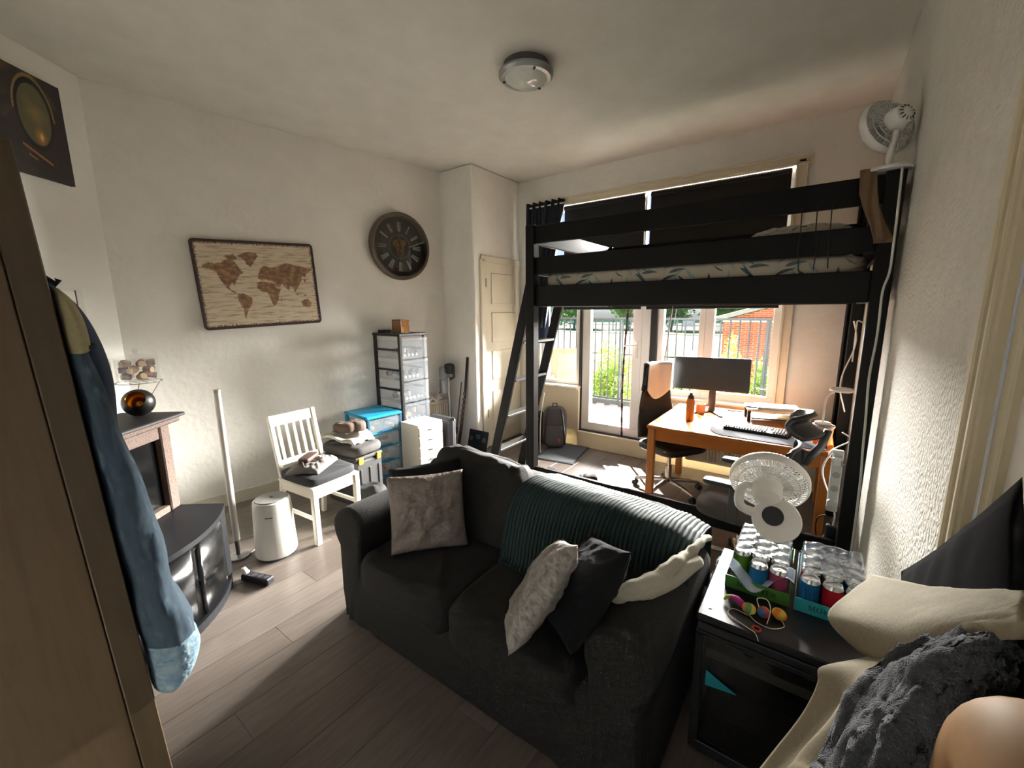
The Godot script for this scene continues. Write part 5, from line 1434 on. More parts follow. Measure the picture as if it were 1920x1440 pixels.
func build_storage():
	var q := RandomNumberGenerator.new()
	q.seed = 77
	# tall black tower with clear drawers
	var clear := glass("clear_plastic", Color(0.72, 0.76, 0.8), 0.13, 0.1)
	var o := thing("drawer_tower", "tall narrow black drawer tower with clear plastic drawers against the picture wall", "drawer tower", Vector3(-1.868, 0, -0.272), deg_to_rad(0))
	var fb := mat("1d1717", 0.5)
	for sx: float in [-1.0, 1.0]:
		for sz: float in [-1.0, 1.0]:
			part(o, "upright", Geo.new().box(Vector3(sx * 0.205, 0.735, sz * 0.168), Vector3(0.035, 1.47, 0.03), 0.004), fb)
	part(o, "top", Geo.new().box(Vector3(0, 1.48, 0), Vector3(0.46, 0.03, 0.38), 0.006), fb)
	for i in 7:
		var y := 0.03 + i * 0.215
		for sz: float in [-1.0, 1.0]: part(o, "side_rail", Geo.new().box(Vector3(0, y, sz * 0.17), Vector3(0.4, 0.022, 0.02), 0.002), fb)
	var cols := ["5d6068", "a9a6a1", "3f4450", "8b7a6a", "b7b6b4", "343a48", "7a5a4a"]
	for i in 6:
		if i < 2: continue
		var y := 0.05 + i * 0.235
		var d := part(o, "drawer", Geo.new().box(Vector3(0.005, y + 0.1, -0.158), Vector3(0.4, 0.19, 0.004)).box(Vector3(0.005, y + 0.1, 0.158), Vector3(0.4, 0.19, 0.004)).box(Vector3(0, y + 0.006, 0), Vector3(0.4, 0.005, 0.31)), clear)
		part(d, "front", Geo.new().box(Vector3(0.231, y + 0.11, -0.012), Vector3(0.01, 0.225, 0.35), 0.004).box(Vector3(0.24, y + 0.2, -0.012), Vector3(0.022, 0.016, 0.34), 0.004), clear)
		drawer_unit_contents(d, q, Vector3(0.02, y + 0.02, 0), Vector3(0.4, 0.2, 0.3), 11, cols if i > 2 else ["c98a5a", "d9d6cf", "b6b9c2", "e0c0a0"])
		for k in 5: part(d, "content", Geo.new().ball(Vector3(0.185, y + 0.035, -0.12 + k * 0.055), Vector3(0.014, 0.019, 0.019), 12), mat("dedcda", 0.5))
	o = thing("candle_lantern", "amber glass cube candle holder with dark edges on the drawer tower", "candle holder", Vector3(-1.79, 1.495, -0.235), 0.12)
	var amber := glass("amber_glass", Color(0.6, 0.38, 0.12), 0.45)
	for e in [[0.06, 0.0, 0.0], [-0.06, 0.0, 0.0]]:
		part(o, "pane", Geo.new().box(Vector3(e[0], 0.07, 0), Vector3(0.004, 0.13, 0.116)), amber)
		part(o, "pane", Geo.new().box(Vector3(0, 0.07, e[0]), Vector3(0.116, 0.13, 0.004)), amber)
	for sx: float in [-1.0, 1.0]:
		for sz: float in [-1.0, 1.0]: part(o, "edge", Geo.new().box(Vector3(sx * 0.06, 0.07, sz * 0.06), Vector3(0.007, 0.14, 0.007)), mat("2a2019", 0.5))
		part(o, "edge", Geo.new().box(Vector3(sx * 0.06, 0.138, 0), Vector3(0.007, 0.007, 0.12)).box(Vector3(0, 0.138, sx * 0.06), Vector3(0.12, 0.007, 0.007)), mat("2a2019", 0.5))
	part(o, "base", Geo.new().box(Vector3(0, 0.004, 0), Vector3(0.125, 0.008, 0.125), 0.002), mat("1f1a18", 0.5))
	part(o, "candle", Geo.new().cyl(Vector3(0, 0.008, 0), Vector3(0, 0.06, 0), 0.03, -1, 18), mat("d9b46a", 0.6))
	solo("black_box", "small flat black box behind the amber candle holder", "box", Geo.new().box(Vector3(0, 0.016, 0), Vector3(0.12, 0.032, 0.1), 0.005), mat("18181a", 0.6), Vector3(-1.98, 1.495, -0.17))
	# blue drawer cart
	var blue := mat("1b97c2", 0.4)
	o = thing("drawer_cart", "bright blue plastic drawer cart with four frosted drawers", "drawer cart", Vector3(-1.845, 0, 0.145), deg_to_rad(-5))
	part(o, "top", Geo.new().box(Vector3(0, 0.68, 0), Vector3(0.46, 0.03, 0.41), 0.01), blue)
	for sx: float in [-1.0, 1.0]:
		for sz: float in [-1.0, 1.0]: part(o, "upright", Geo.new().box(Vector3(sx * 0.205, 0.345, sz * 0.185), Vector3(0.04, 0.64, 0.03), 0.006), blue if sx < 0 else mat("1a4a6b", 0.45))
	var frost := glass("frosted_plastic", Color(0.7, 0.77, 0.82), 0.2, 0.2)
	for i in 4:
		var y := 0.025 + i * 0.16
		var d := part(o, "drawer", Geo.new().box(Vector3(0, y + 0.07, 0.172), Vector3(0.38, 0.13, 0.004)).box(Vector3(0, y + 0.07, -0.172), Vector3(0.38, 0.13, 0.004)).box(Vector3(0, y + 0.008, 0), Vector3(0.38, 0.006, 0.34)), frost)
		part(d, "front", Geo.new().box(Vector3(0.218, y + 0.08, 0), Vector3(0.01, 0.14, 0.36), 0.005), frost)
		part(d, "lip", Geo.new().box(Vector3(0.22, y + 0.008, 0), Vector3(0.03, 0.016, 0.375), 0.005), blue)
		part(d, "handle", Geo.new().box(Vector3(0.236, y + 0.024, 0), Vector3(0.02, 0.018, 0.13), 0.006), mat("0f5d88", 0.4))
		drawer_unit_contents(d, q, Vector3(0.06, y + 0.012, 0), Vector3(0.3, 0.13, 0.32), 9, ["d8b49a", "d46a4a", "d7c65a", "dfe3e4", "7fb7a8", "3b3b3f"])
	# small white cabinet of drawers
	o = thing("drawer_cabinet", "small white cabinet with five narrow drawers in front of the tower", "cabinet", Vector3(-1.455, 0, -0.17), deg_to_rad(-3))
	var wc := mat("d6d1c2", 0.45)
	part(o, "body", Geo.new().box(Vector3(0, 0.3, 0), Vector3(0.29, 0.56, 0.33), 0.006), wc)
	for i in 5:
		var y := 0.082 + i * 0.106
		var d := part(o, "drawer", Geo.new().box(Vector3(0.149, y, 0), Vector3(0.016, 0.096, 0.31), 0.004), wc)
		part(d, "handle", Geo.new().tube([Vector3(0.157, y + 0.012, -0.035), Vector3(0.172, y + 0.012, -0.03), Vector3(0.172, y + 0.012, 0.03), Vector3(0.157, y + 0.012, 0.035)], 0.0055, 6), mat("6f6a60", 0.35, 0.8))
	for sx: float in [-1.0, 1.0]:
		for sz: float in [-1.0, 1.0]: part(o, "foot", Geo.new().cyl(Vector3(sx * 0.11, 0, sz * 0.13), Vector3(sx * 0.11, 0.022, sz * 0.13), 0.016, -1, 12), mat("55524d", 0.6))
	o = thing("suitcase", "slim dark grey case standing behind the white cabinet", "suitcase", Vector3(-1.5, 0, -0.44), 0.0)
	part(o, "shell", Geo.new().box(Vector3(0.08, 0.29, 0), Vector3(0.36, 0.58, 0.1), 0.03), mat("55565f", 0.55))
	part(o, "seam", Geo.new().box(Vector3(0.08, 0.29, 0), Vector3(0.364, 0.584, 0.008), 0.003), mat("36373d", 0.6))
	# radiator behind, cloth on it
	radiator("cream radiator on the picture wall between drawer tower and chimney breast", Vector3(wall_z(-0.76) + 0.07, 0.1, -0.765), PI / 2 + LEAN, 0.48, 0.52, 15)
	var f := func(u: float, w: float) -> Vector3:
		var z := (u - 0.5) * 0.26
		var x := (w - 0.5) * 0.16
		return Vector3(-x, 0.035 * (1.0 - pow(absf(w * 2 - 1), 3.0)) + 0.02 * sin(u * 14.0 + w * 4.0) + 0.024, z)
	solo("white_cloth", "crumpled white cloth lying on the radiator beside the drawer tower", "cloth", Geo.new().sheet(f, 26, 16, 0.008), mat("c6c1b6", 0.95), Vector3(-1.88, 0.634, -0.69), LEAN)
	# toolbox with soft things heaped on it
	o = thing("toolbox", "black case with yellow clips behind the white chair", "toolbox", Vector3(-1.5, 0, 0.62), 0.1)
	part(o, "case", Geo.new().box(Vector3(0, 0.215, 0), Vector3(0.42, 0.43, 0.3), 0.02), mat("2a2a2b", 0.6))
	part(o, "lid", Geo.new().box(Vector3(0, 0.445, 0), Vector3(0.43, 0.035, 0.31), 0.012), mat("232324", 0.6))
	for s: float in [-1.0, 1.0]: part(o, "clip", Geo.new().box(Vector3(0.217, 0.43, s * 0.1), Vector3(0.016, 0.06, 0.045), 0.004), mat("d8b32a", 0.45))
	for i in 3: part(o, "rib", Geo.new().box(Vector3(0.212, 0.2, -0.1 + i * 0.1), Vector3(0.012, 0.3, 0.02), 0.004), mat("2f2f30", 0.6))
	solo("grey_cushion", "flat dark grey cushion on the black case, under the towel", "cushion", Geo.new().sbox(Vector3(0, 0.05, 0), Vector3(0.46, 0.1, 0.36), 0.45, 32, Basis.IDENTITY, 0.02, 24), mat("3d3b39", 0.9), Vector3(-1.5, 0.464, 0.63), 0.2)
	var tf := func(u: float, w: float) -> Vector3:
		var x := (u - 0.5) * 0.34
		var z := (0.5 - w) * 0.3
		return Vector3(x, 0.03 + 0.02 * sin(u * 7.0 + w * 3.0) + 0.012 * sin(w * 13.0) - 0.06 * pow(maxf(0.0, u - 0.7) * 3.3, 2.0), z)
	solo("grey_towel", "pale grey towel crumpled on the dark grey cushion", "towel", Geo.new().sheet(tf, 30, 24, 0.012), mat("aba69e", 0.95), Vector3(-1.52, 0.585, 0.65), 0.35)
	for e in [[-1.55, 0.66, 0.3, "brown wool hat lying on the pale towel, nearer the viewer"], [-1.53, 0.55, -0.2, "brown wool hat lying on the pale towel, nearer the blue cart"]]:
		solo("wool_hat", e[3], "hat", Geo.new().sbox(Vector3(0, 0.05, 0), Vector3(0.21, 0.1, 0.14), 0.7, 26, Basis.IDENTITY, 0.02, 26), mat("54443a" if e[2] > 0 else "5f5047", 0.95), Vector3(e[0], 0.635, e[1]), e[2])
	solo("black_bag", "black bag on the floor under the white chair's far side", "bag", Geo.new().sbox(Vector3(0, 0.11, 0), Vector3(0.3, 0.22, 0.2), 0.5, 28, Basis.IDENTITY, 0.03, 27), mat("161617", 0.85), Vector3(-1.22, 0, 0.68), 0.4)
	# vacuum cleaner, rods, scale by the chimney breast
	o = thing("stick_vacuum", "grey cordless stick vacuum cleaner leaning by the chimney breast", "vacuum cleaner", Vector3(-1.79, 0, -0.9))
	part(o, "dust_bin", Geo.new().lathe([[0.0, 0.0], [0.052, 0.0], [0.058, 0.02], [0.058, 0.17], [0.05, 0.175], [0.05, 0.2], [0.058, 0.205], [0.058, 0.3], [0.045, 0.33], [0.0, 0.34]], 24, Vector3(-0.03, 0.72, 0.02)), mat("9a9b9e", 0.3, 0.5))
	part(o, "motor", Geo.new().sbox(Vector3(0.05, 1.03, 0.0), Vector3(0.12, 0.13, 0.1), 0.55, 24), mat("2c2b2f", 0.45))
	part(o, "grip", Geo.new().tube([Vector3(0.09, 1.08, 0), Vector3(0.12, 1.06, 0), Vector3(0.12, 0.93, 0), Vector3(0.06, 0.9, 0)], 0.016, 10), mat("2c2b2f", 0.45))
	part(o, "wand", Geo.new().cyl(Vector3(0.04, 0.06, 0.0), Vector3(0.03, 0.92, 0.0), 0.022, -1, 16), mat("a7a6a6", 0.25, 0.8))
	part(o, "floor_head", Geo.new().box(Vector3(0.05, 0.035, 0.06), Vector3(0.24, 0.06, 0.1), 0.02), mat("26262a", 0.5))
	part(o, "hook", Geo.new().tube([Vector3(-0.06, 0.73, 0.02), Vector3(-0.1, 0.74, 0.02), Vector3(-0.115, 0.71, 0.02)], 0.008, 8), mat("202022", 0.5))
	o = thing("cue", "dark rod with a cord-wrapped grip leaning against the chimney breast", "rod", Vector3(-1.6, 0, -0.93))
	part(o, "shaft", Geo.new().tube([Vector3(-0.02, 0.01, 0.05), Vector3(0.0, 0.3, 0.0), Vector3(0.03, 0.7, -0.05), Vector3(0.055, 1.17, -0.085)], [0.02, 0.019, 0.016, 0.016], 12), mat("2e2422", 0.4))
	for i in 6: part(o, "band", Geo.new().cyl(Vector3(0.003 + i * 0.005, 0.36 + i * 0.07, -0.008 - i * 0.008), Vector3(0.0045 + i * 0.005, 0.385 + i * 0.07, -0.01 - i * 0.008), 0.022, -1, 12), mat("6b5348", 0.5))
	o = thing("fishing_rod", "thin olive rod standing between the vacuum cleaner and the dark rod", "rod", Vector3(-1.67, 0, -0.93))
	part(o, "shaft", Geo.new().tube([Vector3(0, 0.01, 0.06), Vector3(0.03, 0.86, -0.07)], [0.012, 0.007], 10), mat("6b6248", 0.5))
	part(o, "reel", Geo.new().ball(Vector3(0.008, 0.2, 0.06), Vector3(0.035, 0.04, 0.035), 14), mat("b9a24a", 0.35, 0.6))
	part(o, "grip", Geo.new().cyl(Vector3(0, 0.02, 0.06), Vector3(0.01, 0.3, 0.016), 0.016, -1, 10), mat("3a2a22", 0.7))
	o = thing("scale", "black glass bathroom scale leaning against the chimney breast", "scale", Vector3(-1.345, 0, -0.9))
	var tb := B(-14)
	part(o, "plate", Geo.new().box(tb * Vector3(0, 0.155, 0), Vector3(0.3, 0.3, 0.02), 0.008, tb), mat("0f1012", 0.2))
	for s: float in [-1.0, 1.0]: part(o, "foot_pad", Geo.new().cyl(tb * Vector3(s * 0.1, 0.2, 0.01), tb * Vector3(s * 0.1, 0.2, 0.0125), 0.03, -1, 20), mat("4b4f52", 0.3, 0.6))
	part(o, "display", Geo.new().box(tb * Vector3(0, 0.23, 0.011), Vector3(0.07, 0.05, 0.003), 0.0, tb), mat("3a3f42", 0.3))

# ---------------------------------------------------------------- close to the viewer

func patch(rows: Array, du := 0.0, sd := 1) -> Callable: # a smooth surface through rows of points, w from the last row (0) to the first (1)
	var no := FastNoiseLite.new()
	no.seed = sd
	no.frequency = 3.0
	return func(u: float, w: float) -> Vector3:
		var n := rows.size()
		var k := clampf((1.0 - w) * (n - 1), 0.0, n - 1.001)
		var j := int(k)
		var cols := []
		for c in rows[0].size():
			cols.append((rows[j][c] as Vector3).cubic_interpolate(rows[j + 1][c], rows[maxi(j - 1, 0)][c], rows[mini(j + 2, n - 1)][c], k - j))
		var m := cols.size()
		var q := clampf(u * (m - 1), 0.0, m - 1.001)
		var i := int(q)
		var p: Vector3 = (cols[i] as Vector3).cubic_interpolate(cols[i + 1], cols[maxi(i - 1, 0)], cols[mini(i + 2, m - 1)], q - i)
		return p + Vector3(-0.5, 0.5, -0.3) * du * no.get_noise_2d(u * 1.5, w * 1.2)

func V(x: float, y: float, z: float) -> Vector3:
	return Vector3(x, y, z)

func build_foreground():
	# wardrobe at the left edge, leaning a little; its front looks towards the slanting wall
	var oak := noisy("wardrobe_oak", ["574630", "625038", "5b4a32"], 0.02, Vector3(7, 0.7, 7), 0.55, 0.0, 0.0, 4, 81)
	var edge := noisy("wardrobe_edge", ["4b3d29", "554630"], 0.02, Vector3(7, 0.7, 7), 0.55, 0.0, 0.0, 4, 82)
	var o := thing("wardrobe", "tall oak-coloured wardrobe cutting into the left edge of the picture", "wardrobe", Vector3(0.375, 0.0, 2.53))
	o.rotation.x = deg_to_rad(2.5)
	part(o, "side_panel", Geo.new().box(Vector3(0.355, 1.0, 0.333), Vector3(0.035, 2.0, 0.57), 0.002).box(Vector3(-0.355, 1.0, 0.34), Vector3(0.035, 2.0, 0.56), 0.002), oak)
	part(o, "door", Geo.new().box(Vector3(0.189, 1.01, 0.024), Vector3(0.372, 2.02, 0.045), 0.002), edge)
	part(o, "door", Geo.new().box(Vector3(-0.189, 1.01, 0.024), Vector3(0.372, 2.02, 0.045), 0.002), edge)
	part(o, "top", Geo.new().box(Vector3(0, 2.01, 0.34), Vector3(0.745, 0.035, 0.58), 0.002), oak)
	part(o, "back", Geo.new().box(Vector3(0, 1.0, 0.615), Vector3(0.68, 2.0, 0.012)), oak)
	part(o, "floor_panel", Geo.new().box(Vector3(0, 0.05, 0.33), Vector3(0.675, 0.03, 0.54)), oak)
	part(o, "hook", Geo.new().tube([V(0.2, 1.8, 0.0), V(0.2, 1.805, -0.015), V(0.2, 1.79, -0.03), V(0.2, 1.8, -0.035)], 0.006, 8), mat("2b2b2b", 0.4, 0.6))
	# denim jacket hanging in front of it, one sleeve down
	var denim := noisy("denim", ["26323a", "3a4b57", "304150", "6f8288"], 0.022, Vector3(4, 1.6, 4), 0.9, 0.5, 0.03, 4, 83)
	var dark := noisy("denim_dark", ["22324a", "30435c"], 0.04, Vector3.ONE * 5.0, 0.9, 0.0, 0.0, 3, 84)
	var wear := noisy("denim_worn", ["4d6a80", "6f8998", "9aa6a4"], 0.03, Vector3.ONE * 5.0, 0.9, 0.5, 0.05, 4, 85)
	o = thing("denim_jacket", "worn blue denim jacket hanging from the wardrobe, one sleeve hanging down", "jacket", V(0.71, 0, 2.5))
	var no := FastNoiseLite.new()
	no.seed = 86
	no.frequency = 2.0
	var limb := func(st: Array, xc: float, rx: float, ripple: float) -> Array:
		var pts := []
		for s in st: pts.append(V(s[0], s[1], s[2] if s.size() > 2 else rx))
		pts = smoothed(pts, 5)
		var rings := []
		pts.reverse()
		for p in pts:
			var e: float = 2.53 + 0.044 * p.x - 0.005
			var zc: float = (p.y + e) * 0.5
			var rz: float = maxf(0.004, (e - p.y) * 0.5)
			var ring := []
			for k in 28:
				var a := -TAU * k / 28
				var f: float = 1.0 + ripple * no.get_noise_3d(cos(a) * 0.8, p.x * 3.2, sin(a) * 0.8) + ripple * 0.5 * sin(p.x * 34.0 + a * 2.0)
				ring.append(V(xc + cos(a) * p.z * f - 0.71, p.x, minf(zc + sin(a) * rz * f, e) - 2.5))
			rings.append(ring)
		return rings
	part(o, "body", Geo.new().loft(limb.call([[1.79, 2.585, 0.05], [1.74, 2.55, 0.09], [1.66, 2.525, 0.11], [1.55, 2.52, 0.12], [1.4, 2.53, 0.13], [1.2, 2.53, 0.13], [1.05, 2.54, 0.13]], 0.56, 0.12, 0.06)), dark)
	part(o, "sleeve", Geo.new().loft(limb.call([[1.67, 2.572, 0.04], [1.6, 2.56, 0.05], [1.443, 2.536, 0.062], [1.302, 2.512, 0.07], [1.143, 2.5, 0.072], [1.036, 2.48, 0.074], [0.99, 2.474, 0.07]], 0.71, 0.07, 0.13)), denim)
	part(o, "cuff", Geo.new().loft(limb.call([[1.0, 2.476, 0.072], [0.98, 2.468, 0.075], [0.95, 2.468, 0.076], [0.91, 2.484, 0.072], [0.885, 2.51, 0.06]], 0.712, 0.07, 0.06)), wear, "paler worn cuff")
	part(o, "shoulder", Geo.new().loft(limb.call([[1.775, 2.594, 0.02], [1.75, 2.578, 0.04], [1.71, 2.568, 0.05], [1.665, 2.566, 0.052], [1.655, 2.575, 0.05]], 0.715, 0.05, 0.03)), noisy("tan_cloth", ["8b8160", "a0966f"], 0.06, Vector3.ONE * 6.0, 0.9, 0.0, 0.0, 2, 87), "tan cloth shoulder")
	part(o, "seam", Geo.new().tube([V(0.05, 1.665, 0.072), V(0.03, 1.668, 0.062), V(0.0, 1.668, 0.06), V(-0.03, 1.666, 0.064)], 0.004, 6), mat("1e2a33", 0.9))
	# seat by the door, black cushion, blankets and a knee
	o = thing("armchair", "black armchair by the door, buried under blankets", "armchair", V(2.07, 0, 2.25))
	part(o, "seat", Geo.new().box(V(0, 0.45, 0), V(0.14, 0.9, 0.7), 0.03), mat("121113", 0.9))
	part(o, "arm", Geo.new().sbox(V(0, 0.94, -0.27), V(0.13, 0.12, 0.14), 0.5, 20), mat("121113", 0.9))
	var c := solo("black_cushion", "big black cushion leaning on its corner against the white door", "cushion", Geo.new().cushion(0.8, 0.72, 0.05, 26, 0.006, 88, 0.03), noisy("black_plush", ["050506", "09090b"], 0.08, Vector3.ONE * 8.0, 0.95, 0.0, 0.0, 2, 88))
	(c.material_override as StandardMaterial3D).metallic_specular = 0.1
	c.transform = Transform3D(B(0, -90, 0) * B(0, 0, 38), V(2.12, 0.965, 1.785))
	var beige := noisy("beige_cloth", ["7f7560", "8e836c"], 0.05, Vector3.ONE * 5.0, 0.9, 0.04, 0.1, 3, 89)
	o = thing("beige_blanket", "beige blanket heaped over the armchair, a corner flapping to the left", "blanket", Vector3.ZERO)
	part(o, "flap", Geo.new().sheet(patch([
		[V(2.031, 1.112, 1.532), V(2.060, 1.232, 1.759), V(2.072, 1.338, 1.946), V(2.085, 1.418, 2.075)],
		[V(1.992, 1.072, 1.568), V(2.037, 1.210, 1.796), V(2.058, 1.327, 1.974), V(2.080, 1.416, 2.094)],
		[V(1.953, 1.031, 1.625), V(2.017, 1.171, 1.823), V(2.046, 1.312, 1.992), V(2.078, 1.409, 2.104)],
		[V(1.994, 1.023, 1.689), V(2.026, 1.137, 1.845), V(2.046, 1.299, 2.002), V(2.077, 1.402, 2.114)],
		[V(2.028, 1.037, 1.734), V(2.037, 1.139, 1.867), V(2.051, 1.286, 2.013), V(2.079, 1.388, 2.115)]], 0.002, 90), 36, 30, 0.008), beige)
	var hang := patch([
		[V(2.02, 1.057, 1.753), V(2.037, 1.118, 1.826), V(2.07, 1.2, 1.9), V(2.1, 1.27, 1.96)],
		[V(1.951, 0.996, 1.765), V(1.998, 1.078, 1.84), V(2.035, 1.15, 1.915), V(2.075, 1.22, 1.98)],
		[V(1.949, 0.967, 1.795), V(1.978, 1.038, 1.872), V(2.012, 1.105, 1.935), V(2.05, 1.17, 2.0)],
		[V(1.925, 0.898, 1.814), V(1.958, 0.990, 1.906), V(1.99, 1.06, 1.96), V(2.03, 1.12, 2.02)],
		[V(1.873, 0.756, 1.822), V(1.920, 0.899, 1.923), V(1.962, 1.009, 1.997), V(1.996, 1.115, 2.073)],
		[V(1.834, 0.634, 1.843), V(1.897, 0.805, 1.942), V(1.948, 0.947, 2.026), V(1.984, 1.055, 2.091)],
		[V(1.82, 0.35, 1.86), V(1.88, 0.4, 1.98), V(1.95, 0.45, 2.08), V(1.99, 0.5, 2.15)],
		[V(1.84, 0.012, 1.87), V(1.89, 0.012, 1.99), V(1.95, 0.012, 2.09), V(1.99, 0.012, 2.16)]], 0.0, 91)
	var folds := func(u: float, w: float) -> Vector3:
		var s := (1.0 - w)
		return hang.call(u, w) + Vector3(-0.45, 0.35, -0.5) * 0.022 * sin(u * 13.0 + s * 3.0 + 1.2 * sin(s * 4.0)) * smoothstep(0.02, 0.3, s) * (1.0 - 0.4 * u)
	part(o, "hanging_part", Geo.new().sheet(folds, 60, 70, 0.007), beige)
	var fle := patch([
		[V(2.114, 1.337, 2.0), V(2.104, 1.343, 2.039), V(2.088, 1.350, 2.097), V(2.086, 1.326, 2.117)],
		[V(2.087, 1.307, 1.992), V(2.076, 1.326, 2.051), V(2.069, 1.329, 2.101), V(2.071, 1.301, 2.123)],
		[V(2.052, 1.250, 1.972), V(2.047, 1.278, 2.043), V(2.048, 1.292, 2.105), V(2.058, 1.271, 2.129)],
		[V(2.024, 1.210, 1.966), V(2.022, 1.235, 2.048), V(2.033, 1.260, 2.112), V(2.049, 1.251, 2.137)],
		[V(2.0, 1.154, 1.972), V(2.005, 1.189, 2.055), V(2.021, 1.221, 2.119), V(2.046, 1.230, 2.146)],
		[V(1.978, 1.097, 1.989), V(1.987, 1.142, 2.072), V(2.008, 1.181, 2.127), V(2.039, 1.210, 2.165)],
		[V(1.954, 1.018, 2.017), V(1.970, 1.085, 2.089), V(1.996, 1.144, 2.145), V(2.030, 1.189, 2.184)],
		[V(1.946, 0.959, 2.046), V(1.966, 1.055, 2.119), V(1.991, 1.127, 2.174), V(2.022, 1.183, 2.213)],
		[V(1.95, 0.6, 2.12), V(1.97, 0.75, 2.18), V(1.99, 0.9, 2.24), V(2.02, 1.0, 2.28)]], 0.022, 92)
	var grey := noisy("grey_fleece", ["3b3d42", "4d4f55"], 0.09, Vector3.ONE * 8.0, 0.95, 0.5, 0.2, 3, 93)
	solo("grey_blanket", "dark grey fleece blanket between the beige blanket and the bare knee", "blanket", Geo.new().sheet(func(u: float, w: float) -> Vector3: return fle.call(u, w) + Vector3(-0.014, 0.014, 0.006) + Vector3(-0.5, 0.5, 0.0) * 0.008 * sin(u * 9.0 + w * 5.0), 40, 56, 0.014), grey)
	# a person's bent leg, only the knee inside the picture
	var leg := [V(2.06, 1.08, 3.02), V(2.065, 1.13, 2.8), V(2.07, 1.2, 2.55), V(2.078, 1.28, 2.32), V(2.081, 1.305, 2.255), V(2.082, 1.3, 2.205), V(2.08, 1.26, 2.178), V(2.072, 1.18, 2.185), V(2.06, 1.05, 2.22), V(2.055, 0.98, 2.25), V(2.05, 0.93, 2.28)]
	var rad := [0.078, 0.076, 0.072, 0.066, 0.065, 0.0655, 0.064, 0.059, 0.055, 0.047, 0.04]
	var lp := smoothed(leg, 5)
	var lr := []
	for i in lp.size():
		var k := minf(i / 5.0, rad.size() - 1.001)
		lr.append(lerpf(rad[int(k)], rad[int(k) + 1], k - int(k)))
	var skin := noisy("skin", ["8f6d4a", "9d7a57"], 0.03, Vector3.ONE * 3.0, 0.6, 0.0, 0.0, 3, 94)
	skin.metallic_specular = 0.25
	skin.subsurf_scatter_enabled = true
	skin.subsurf_scatter_strength = 0.15
	var body := Geo.new().tube(lp, lr, 28)
	solo("person", "person at the lower right edge, only a bent bare knee beside the grey blanket", "person", body, skin)
	build_cooler()

func can(label: String, at: Vector3, hex: String, group: String, h := 0.122) -> Node3D:
	var o := thing("drink_can", label, "can", at, 0.0, group)
	var r := 0.0315
	part(o, "body", Geo.new().lathe([[0.0, 0.0], [r * 0.78, 0.0], [r, 0.008], [r, h - 0.014]], 24), mat(hex, 0.3, 0.35))
	var silver := mat("c4c7c8", 0.25, 0.85)
	var top := part(o, "lid", Geo.new().lathe([[r, h - 0.014], [r * 0.86, h - 0.002], [r * 0.84, h], [r * 0.8, h - 0.001], [r * 0.78, h - 0.005], [0.0, h - 0.005]], 24), silver)
	part(top, "pull_tab", Geo.new().lathe([[0.005, h - 0.0042], [0.0095, h - 0.0042], [0.0095, h - 0.003], [0.005, h - 0.003], [0.005, h - 0.0042]], 14, V(0, 0, 0.004)), silver)
	return o

